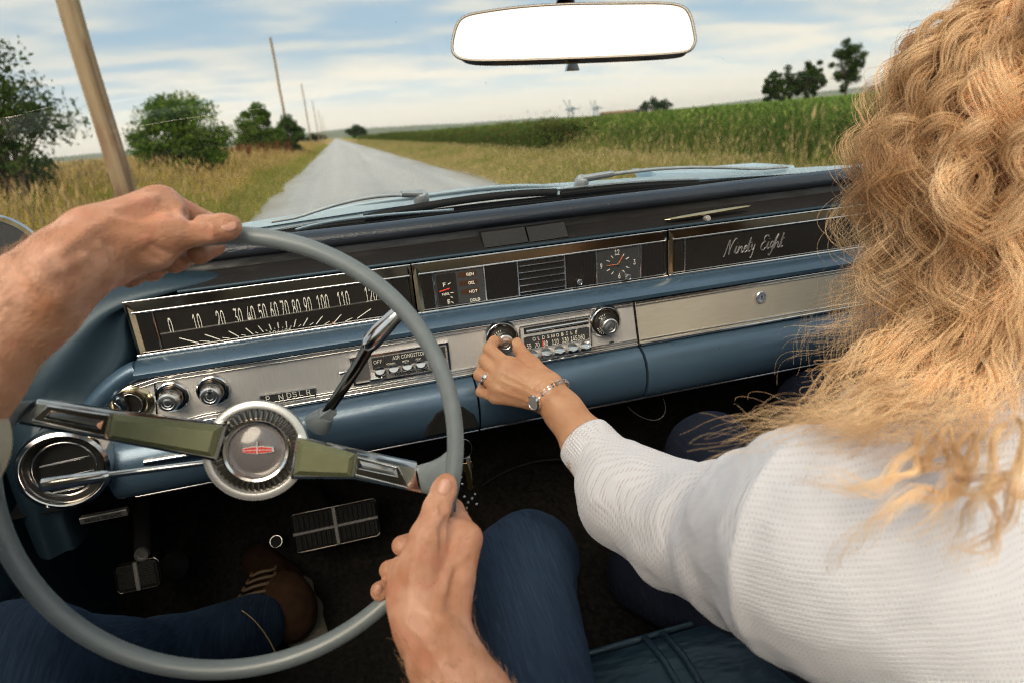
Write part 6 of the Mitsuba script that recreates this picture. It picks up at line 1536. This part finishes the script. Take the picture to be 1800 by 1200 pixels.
# sweater
sw = [((0.2652, 0.6640, 0.7297), (0.2778, 0.6170, 0.7074), 0.0400, 0.060, 0.02), ((0.2762, 0.6200, 0.7077), (0.3075, 0.5500, 0.7050), 0.056, 0.066, 0.03), ((0.3075, 0.5500, 0.7050), (0.3344, 0.4700, 0.7254), 0.066, 0.073, 0.03), ((0.3345, 0.4700, 0.7219), tuple(ARM_A), 0.076, 0.080, 0.03),
      (tuple(ARM_A), (0.56, 0.37, 0.775), 0.080, 0.096, 0.04), ((0.56, 0.37, 0.775), (0.76, 0.42, 0.775), 0.100, 0.085, 0.04), ((0.59, 0.33, 0.745), (0.62, 0.20, 0.62), 0.120, 0.155, 0.05), ((0.62, 0.20, 0.66), (0.64, 0.08, 0.52), 0.165, 0.16, 0.05),
      ((0.62, 0.40, 0.82), (0.63, 0.43, 0.88), 0.075, 0.058, 0.03), (tuple(ARM_A), (0.52, 0.24, 0.66), 0.085, 0.12, 0.05), ((0.77, 0.42, 0.775), (0.86, 0.60, 0.68), 0.080, 0.06, 0.03), ((0.86, 0.60, 0.70), (0.74, 0.74, 0.68), 0.058, 0.04, 0.03)]


def sfold(P):
    sl = (P - SEAM) @ ARM_D
    a = np.where(sl > 0.0, 0.0050 * np.clip(sl / 0.03, 0, 1) * np.sin(sl * 74 + 9 * meshkit.fbm(P * 9, 2, 3)) * np.clip(1.4 - sl / 0.22, 0.15, 1) * (0.3 + meshkit.fbm(P * 14, 2, 6)), 0)
    b = 0.012 * (meshkit.fbm(P * 11, 3, 9) - 0.5) + 0.0045 * (meshkit.fbm(P * 30, 3, 12) - 0.5) - 0.004 * np.exp(-(sl / 0.010) ** 2)
    return a + b


add(PA + '__sweater', body(sw, 0.0034, detail=sfold), 'knit_white', True)
ca = np.array((0.2549, 0.7000, 0.7436))
cd = np.array((0.2652, 0.6640, 0.7297)) - ca
cl = np.linalg.norm(cd)
cd /= cl
cu = np.cross(cd, [0, 0, 1.0])
cu /= np.linalg.norm(cu)
cv_ = np.cross(cd, cu)
aa = np.linspace(0, 2 * np.pi, 241)[:-1]
rings = []
for q, r_ in ((0.30, 0.0352), (0.02, 0.0350), (-0.06, 0.0368), (0.0, 0.0385), (0.25, 0.0392), (0.55, 0.0394), (0.85, 0.0402), (1.15, 0.0412)):
    rr = r_ + 0.00055 * np.cos(60 * aa)
    rings.append(ca + cd * (cl * q) + (rr * np.cos(aa))[:, None] * cu + (rr * np.sin(aa))[:, None] * cv_)
i, j = np.meshgrid(np.arange(len(rings) - 1), np.arange(240), indexing='ij')
add(PA + '__sweater_cuff', tm(np.vstack(rings), np.stack([i * 240 + j, i * 240 + (j + 1) % 240, (i + 1) * 240 + (j + 1) % 240, (i + 1) * 240 + j], -1).reshape(-1, 4)), 'knit_white', True)
jw = [((0.64, 0.10, 0.50), (0.54, 0.45, 0.56), 0.11, 0.090, 0.03), ((0.54, 0.45, 0.56), (0.5083, 0.8000, 0.6130), 0.088, 0.066, 0.03), ((0.5083, 0.8000, 0.6130), (0.44, 0.92, 0.36), 0.064, 0.050, 0.03), ((0.74, 0.10, 0.50), (0.80, 0.52, 0.57), 0.11, 0.085, 0.03), ((0.80, 0.52, 0.57), (0.76, 0.86, 0.62), 0.085, 0.066, 0.03), ((0.76, 0.86, 0.62), (0.72, 1.0, 0.36), 0.062, 0.05, 0.03),
      ((0.54, 0.40, 0.50), (0.3647, 0.7600, 0.4481), 0.07, 0.058, 0.03)]
add(PA + '__jeans', body(jw, 0.006, detail=folds), 'dark_denim', True)

# wrist watch and ring
wc = np.array((0.2316, 0.7625, 0.7903))
wax = np.array((0.2419, 0.7450, 0.7715)) - np.array((0.2238, 0.7850, 0.8020))
wax /= np.linalg.norm(wax)
wu = np.cross(wax, [0, -0.6, 0.8])
wu /= np.linalg.norm(wu)
wv = np.cross(wax, wu)
for k in range(30):
    a = 2 * math.pi * k / 30
    ctr = wc + (wu * math.cos(a) + wv * math.sin(a)) * 0.0292
    M = np.eye(4)
    M[:3, 0], M[:3, 1], M[:3, 2], M[:3, 3] = wax, wu * -math.sin(a) + wv * math.cos(a), wu * math.cos(a) + wv * math.sin(a), ctr
    L = join([boxm(-0.0034, -0.0008, -0.0022, 0.0022, -0.0010, 0.0012, 0.0006), boxm(0.0002, 0.0030, -0.0016, 0.0026, -0.0010, 0.0014, 0.0006)])
    L.apply_transform(M)
    add('wrist_watch__link', L, 'chrome')
fcd = np.array((0.2037, 0.7405, 0.7855)) - wc
fcd -= wax * (fcd @ wax)
fcd /= np.linalg.norm(fcd)
wf = wc + fcd * 0.0306
add('wrist_watch__case', lathe([(0, -0.002), (0.0105, -0.002), (0.0118, 0.001), (0.0118, 0.0034), (0.0100, 0.0048), (0.0092, 0.0040)], wf, fcd, 36), 'chrome', 35)
add('wrist_watch__dial', lathe([(0, 0.0043), (0.0094, 0.0040)], wf, fcd, 36), 'hub_matte')
meta('wrist_watch', 'silver link wrist watch on the passenger\'s outstretched wrist', 'watch')
r0, r1 = np.array(W_rm), np.array((0.1443, 0.8200, 0.8148))
rc_, rd_ = r0 * 0.42 + r1 * 0.58, (r1 - r0) / np.linalg.norm(r1 - r0)
ra_ = np.cross(rd_, [0, 0, 1.0])
ra_ /= np.linalg.norm(ra_)
rb_ = np.cross(rd_, ra_)
for o_ in (-0.0014, 0.0014):
    add('ring__band', tube([rc_ + rd_ * o_ + 0.0108 * (ra_ * math.cos(t) + rb_ * math.sin(t)) for t in np.linspace(0, 2 * np.pi, 33)[:-1]], 0.0011, 8, closed=True), 'chrome', 60)
tc = CAM - rc_
tc -= rd_ * (tc @ rd_)
tc /= np.linalg.norm(tc)
sd = np.cross(tc, rd_)
for a, b, r_ in ((0, 0, 0.0030), (0.003, 0.001, 0.0017), (-0.003, 0.001, 0.0017), (0.001, 0.003, 0.0016), (-0.001, -0.003, 0.0016), (0.0055, 0.0, 0.0014), (-0.0055, 0.0, 0.0014)):
    m = trimesh.creation.icosphere(1, r_)
    m.apply_translation(rc_ + tc * 0.0118 + sd * a + rd_ * b)
    add('ring__stone', m, 'crystal')
meta('ring', 'silver ring with bright stones on the passenger\'s finger', 'ring')


# ---------------------------------------------------------------- hair
def curves(key, locks, mat):
    os.makedirs(meshkit.FOLDER, exist_ok=True)
    path = f'{meshkit.FOLDER}/{key}.txt'
    with open(path, 'w') as f:
        for c in locks:
            f.write('\n'.join('%.5f %.5f %.5f %.6f' % tuple(q) for q in c) + '\n\n')
    scene[key] = {'type': 'bsplinecurve', 'filename': path, 'bsdf': {'type': 'ref', 'id': mat}}


def hair_col(p, n, uv):
    a = fbm(p.x * 22, p.y * 22, p.z * 14, 3)
    return mix((0.37, 0.195, 0.080), (0.90, 0.64, 0.37), smoothstep(0.25, 0.75, a))


bsdf('blond_hair', type='principled', base_color=proc(hair_col), roughness=0.38, specular=0.5, anisotropic=0.5, sheen=0.3)
hr = np.random.default_rng(77)


def lock(path, n, spread, curl, pitch, rad=0.00042, frizz=0.004):
    """n strands following a curling path; spread narrows at root and tip."""
    path = np.asarray(path, float)
    P = spline(path, 34)
    t = np.linspace(0, 1, len(P))
    T_ = np.gradient(P, axis=0)
    T_ /= np.linalg.norm(T_, axis=1, keepdims=True)
    A = np.cross(T_, [0.3, 0.5, 0.8])
    A /= np.linalg.norm(A, axis=1, keepdims=True)
    Bn = np.cross(T_, A)
    L = np.r_[0, np.cumsum(np.linalg.norm(np.diff(P, axis=0), axis=1))]
    ph = hr.uniform(0, 6.28)
    sg = hr.choice([-1, 1])
    out = []
    env = np.clip(t * 3.0, 0, 1)
    for _ in range(n):
        o1, o2 = hr.normal(0, 0.5, 2)
        dph = hr.normal(0, 0.35)
        cr = curl * hr.uniform(0.75, 1.25)
        ang = sg * 2 * np.pi * L / pitch * (1 + hr.normal(0, 0.03)) + ph + dph
        Q = P + env[:, None] * cr * (np.cos(ang)[:, None] * A + np.sin(ang)[:, None] * Bn)
        w = spread * (0.55 + 0.45 * np.sin(np.pi * np.clip(t * 1.1, 0, 1))) * (1 + 0.6 * t)
        Q = Q + (w * o1)[:, None] * A + (w * o2)[:, None] * Bn
        k = int(34 - 14 * hr.random() ** 1.5)
        Q = Q[:k] + hr.normal(0, frizz, 3) * (t[:k, None] ** 2)
        r = rad * hr.uniform(0.7, 1.25) * np.clip(1.25 - np.linspace(0, 1, k) * 1.0, 0.22, 1)
        out.append(np.c_[Q, r])
    return out


def arm_hair(key, mesh, p0, p1, n, seed):
    r = np.random.default_rng(seed)
    p0, p1 = np.array(p0), np.array(p1)
    ax = (p1 - p0) / np.linalg.norm(p1 - p0)
    P, fi = trimesh.sample.sample_surface(mesh, n * 6, seed=seed)
    N = mesh.face_normals[fi]
    t = (P - p0) @ ax / np.linalg.norm(p1 - p0)
    ok = (t > -0.2) & (t < 1.0) & (r.random(len(P)) < np.clip(1.2 - t, 0.2, 1)) & (N[:, 2] > -0.5)
    P, N = P[ok][:n], N[ok][:n]
    out = []
    for p, m in zip(P, N):
        d = ax * r.uniform(0.5, 1.1) + r.normal(0, 0.35, 3)
        d -= m * (d @ m)
        L = r.uniform(0.006, 0.014)
        q = np.array([p, p + m * L * 0.22 + d * L * 0.35, p + m * L * 0.36 + d * L * 0.7, p + m * L * 0.38 + d * L])
        out.append(np.c_[np.vstack([q[:1], q, q[-1:]]), np.array([1, 1, 0.9, 0.75, 0.4, 0.4]) * 0.00011])
    curves(key, out, 'arm_hair')


bsdf('arm_hair', type='principled', base_color=rgb(0.30, 0.17, 0.09), roughness=0.5)
arm_hair(DR + '__arm_hair', arm_l, fa[2][0], wr, 1800, 5)
arm_hair(DR + '__arm_hair_001', arm_r, fr[1][0], wr2, 900, 6)
strands = []
for i in range(500):
    d = hr.normal(size=3)
    d /= np.linalg.norm(d)
    if d @ fwd_w > 0.50 or d[2] < -0.45:
        continue
    root = hw + np.array([0, 0, 0.035]) + d * 0.084
    flat = np.array([d[0], d[1], 0.0])
    flat /= np.linalg.norm(flat) + 1e-9
    wd = hr.uniform(0.035, 0.092) * (0.75 + 0.35 * (d[2] < 0.3))
    p1 = root + d * hr.uniform(0.018, 0.045) + flat * 0.014
    p2 = hw + flat * (0.088 + wd) + (0, 0, hr.uniform(-0.02, 0.03) + 0.03 * d[2])
    near = -(flat[1] * 0.8 + flat[0] * 0.6)
    if near < 0.15:
        drop = hr.uniform(0.17, 0.33)
        path = [root, p1, p2, hw + flat * (0.088 + wd * hr.uniform(0.6, 1.15)) + (hr.normal(0, 0.012), hr.normal(0, 0.012), -drop * 0.55), hw + flat * (0.070 + wd * hr.uniform(0.3, 1.05)) + (hr.normal(0, 0.02), hr.normal(0, 0.02) - 0.01, -drop)]
    else:
        o = hr.uniform(0, 1) ** 1.6
        side = np.array([-flat[1], flat[0], 0])
        path = [root, p1, p2, hw + flat * (0.086 + wd * 0.85) + (hr.normal(0, 0.01), hr.normal(0, 0.01), -0.095), hw + flat * (0.098 + wd) + side * hr.normal(0, 0.02) + (0, 0, -0.168 + hr.normal(0, 0.012)),
                hw + flat * (0.125 + wd * 1.1 + 0.05 * o) + side * hr.normal(0, 0.045) + (0, 0, -0.207 - 0.055 * o)]
    strands += lock(path, 44, 0.0062, hr.uniform(0.009, 0.021), hr.uniform(0.058, 0.110), 0.00024, 0.012)
for i in range(150):      # fly-away fuzz round the outline
    d = hr.normal(size=3)
    d /= np.linalg.norm(d)
    if d @ fwd_w > 0.6 or d[2] < -0.5:
        continue
    flat = np.array([d[0], d[1], 0.0]) / (np.linalg.norm(d[:2]) + 1e-9)
    root = hw + (0, 0, 0.035) + d * 0.086
    rr = hr.uniform(0.13, 0.20)
    strands += lock([root, root + d * 0.05, hw + flat * rr + (0, 0, hr.uniform(-0.05, 0.05)), hw + flat * rr * hr.uniform(0.8, 1.1) + (0, 0, -hr.uniform(0.1, 0.2)), hw + flat * rr * hr.uniform(0.7, 1.1) + (0, 0, -hr.uniform(0.16, 0.30))], 4, 0.012, hr.uniform(0.008, 0.02), hr.uniform(0.05, 0.09), 0.00022, 0.01)
# locks lying over the shoulder and straying down the sweater
DRP = [[(0.4853, 0.4200, 0.9564), (0.4500, 0.4000, 0.8941), (0.3800, 0.4000, 0.8853), (0.3318, 0.4400, 0.8617), (0.2948, 0.5000, 0.8338)], [(0.4745, 0.4000, 0.9637), (0.4228, 0.3800, 0.8994), (0.3476, 0.3700, 0.8917), (0.3183, 0.4000, 0.8822), (0.3086, 0.4400, 0.8540)],
       [(0.4744, 0.3800, 0.9692), (0.4292, 0.3600, 0.9073), (0.3748, 0.3600, 0.9034), (0.3209, 0.3700, 0.8935), (0.2986, 0.4000, 0.8440)], [(0.4771, 0.4600, 0.9466), (0.4447, 0.4600, 0.8941), (0.4176, 0.4400, 0.8631), (0.3888, 0.4500, 0.8554), (0.3545, 0.4800, 0.8535)],
       [(0.4886, 0.3600, 0.9534), (0.4399, 0.3300, 0.9062), (0.3868, 0.3300, 0.9054), (0.3359, 0.3400, 0.8996), (0.3071, 0.3600, 0.8705)], [(0.4803, 0.4400, 0.9625), (0.4337, 0.4200, 0.8889), (0.3833, 0.4300, 0.8718), (0.3639, 0.4500, 0.8547), (0.3105, 0.4700, 0.8473)],
       [(0.5007, 0.3600, 0.9513), (0.4487, 0.3300, 0.9165), (0.4140, 0.3200, 0.8973), (0.3453, 0.3200, 0.9124), (0.3252, 0.3500, 0.8919)], [(0.4945, 0.4800, 0.9616), (0.4362, 0.4700, 0.9039), (0.4166, 0.4700, 0.8713), (0.4305, 0.4600, 0.8450), (0.3791, 0.4600, 0.8373)]]
for q in DRP:
    q = np.array(q)
    q[0] = hw + (q[0] - hw) * 0.45 + (0, 0, -0.02)
    q[1] = q[1] * 0.8 + (hw + (0, 0, -0.18)) * 0.2
    q[3:] = q[3:] * 0.86 + q[2] * 0.14
    for _ in range(5):
        e = np.linspace(0, 1, 5)[:, None]
        strands += lock(q + hr.normal(0, 0.010, q.shape) * (0.4 + e) + (0, -0.004, 0.009) + e ** 2 * np.array([hr.normal(0, 0.025), hr.normal(0, 0.01), 0.0]), 16, 0.0046, hr.uniform(0.003, 0.008), hr.uniform(0.06, 0.10), 0.00026, 0.014)
STR = [[(0.3749, 0.3300, 0.9150), (0.3274, 0.3000, 0.9009), (0.2999, 0.3000, 0.8986), (0.2809, 0.3100, 0.9009), (0.2737, 0.3250, 0.8836)], [(0.4210, 0.2900, 0.9242), (0.3714, 0.2550, 0.9071), (0.3361, 0.2500, 0.9090), (0.3225, 0.2500, 0.8895), (0.2987, 0.2550, 0.8832)],
       [(0.4102, 0.3200, 0.9170), (0.3695, 0.2900, 0.8867), (0.3088, 0.2800, 0.8946), (0.2907, 0.2900, 0.8612), (0.2922, 0.3200, 0.8163)], [(0.4064, 0.3300, 0.9132), (0.3684, 0.2900, 0.9005), (0.3397, 0.2700, 0.8909), (0.3177, 0.2700, 0.8879), (0.3181, 0.2800, 0.8767)],
       [(0.4230, 0.3100, 0.9235), (0.3600, 0.2700, 0.9052), (0.3665, 0.2600, 0.9053), (0.3813, 0.2500, 0.8866), (0.3876, 0.2400, 0.8831)], [(0.4210, 0.3000, 0.9240), (0.3561, 0.2500, 0.8973), (0.3523, 0.2500, 0.8728), (0.3407, 0.2500, 0.8630), (0.3560, 0.2600, 0.8301)], [(0.3973, 0.3400, 0.9056), (0.3643, 0.3100, 0.8902), (0.3667, 0.3000, 0.8953), (0.3942, 0.2900, 0.8990), (0.4165, 0.3000, 0.8976)]]
for q in STR:
    q = np.array(q)
    for _ in range(2):
        strands += lock(q + hr.normal(0, 0.003, q.shape) + (-0.004, -0.008, 0.008), 16, 0.0022, hr.uniform(0.002, 0.005), 0.06, 0.00028, 0.006)
curves(PA + '__hair', strands, 'blond_hair')
add(PA + '__hair_under_layer', body([(hp(0, -0.03, 0.045), hp(0, -0.04, 0.02), 0.088, 0.090, 0.03), (hp(0, -0.05, 0.0), tuple(hw + (0.0, -0.05, -0.13)), 0.085, 0.055, 0.04)], 0.006, detail=lambda P: 0.02 * (meshkit.fbm(P * np.array([30, 30, 14]), 3, 3) - 0.5)), 'blond_hair', True)
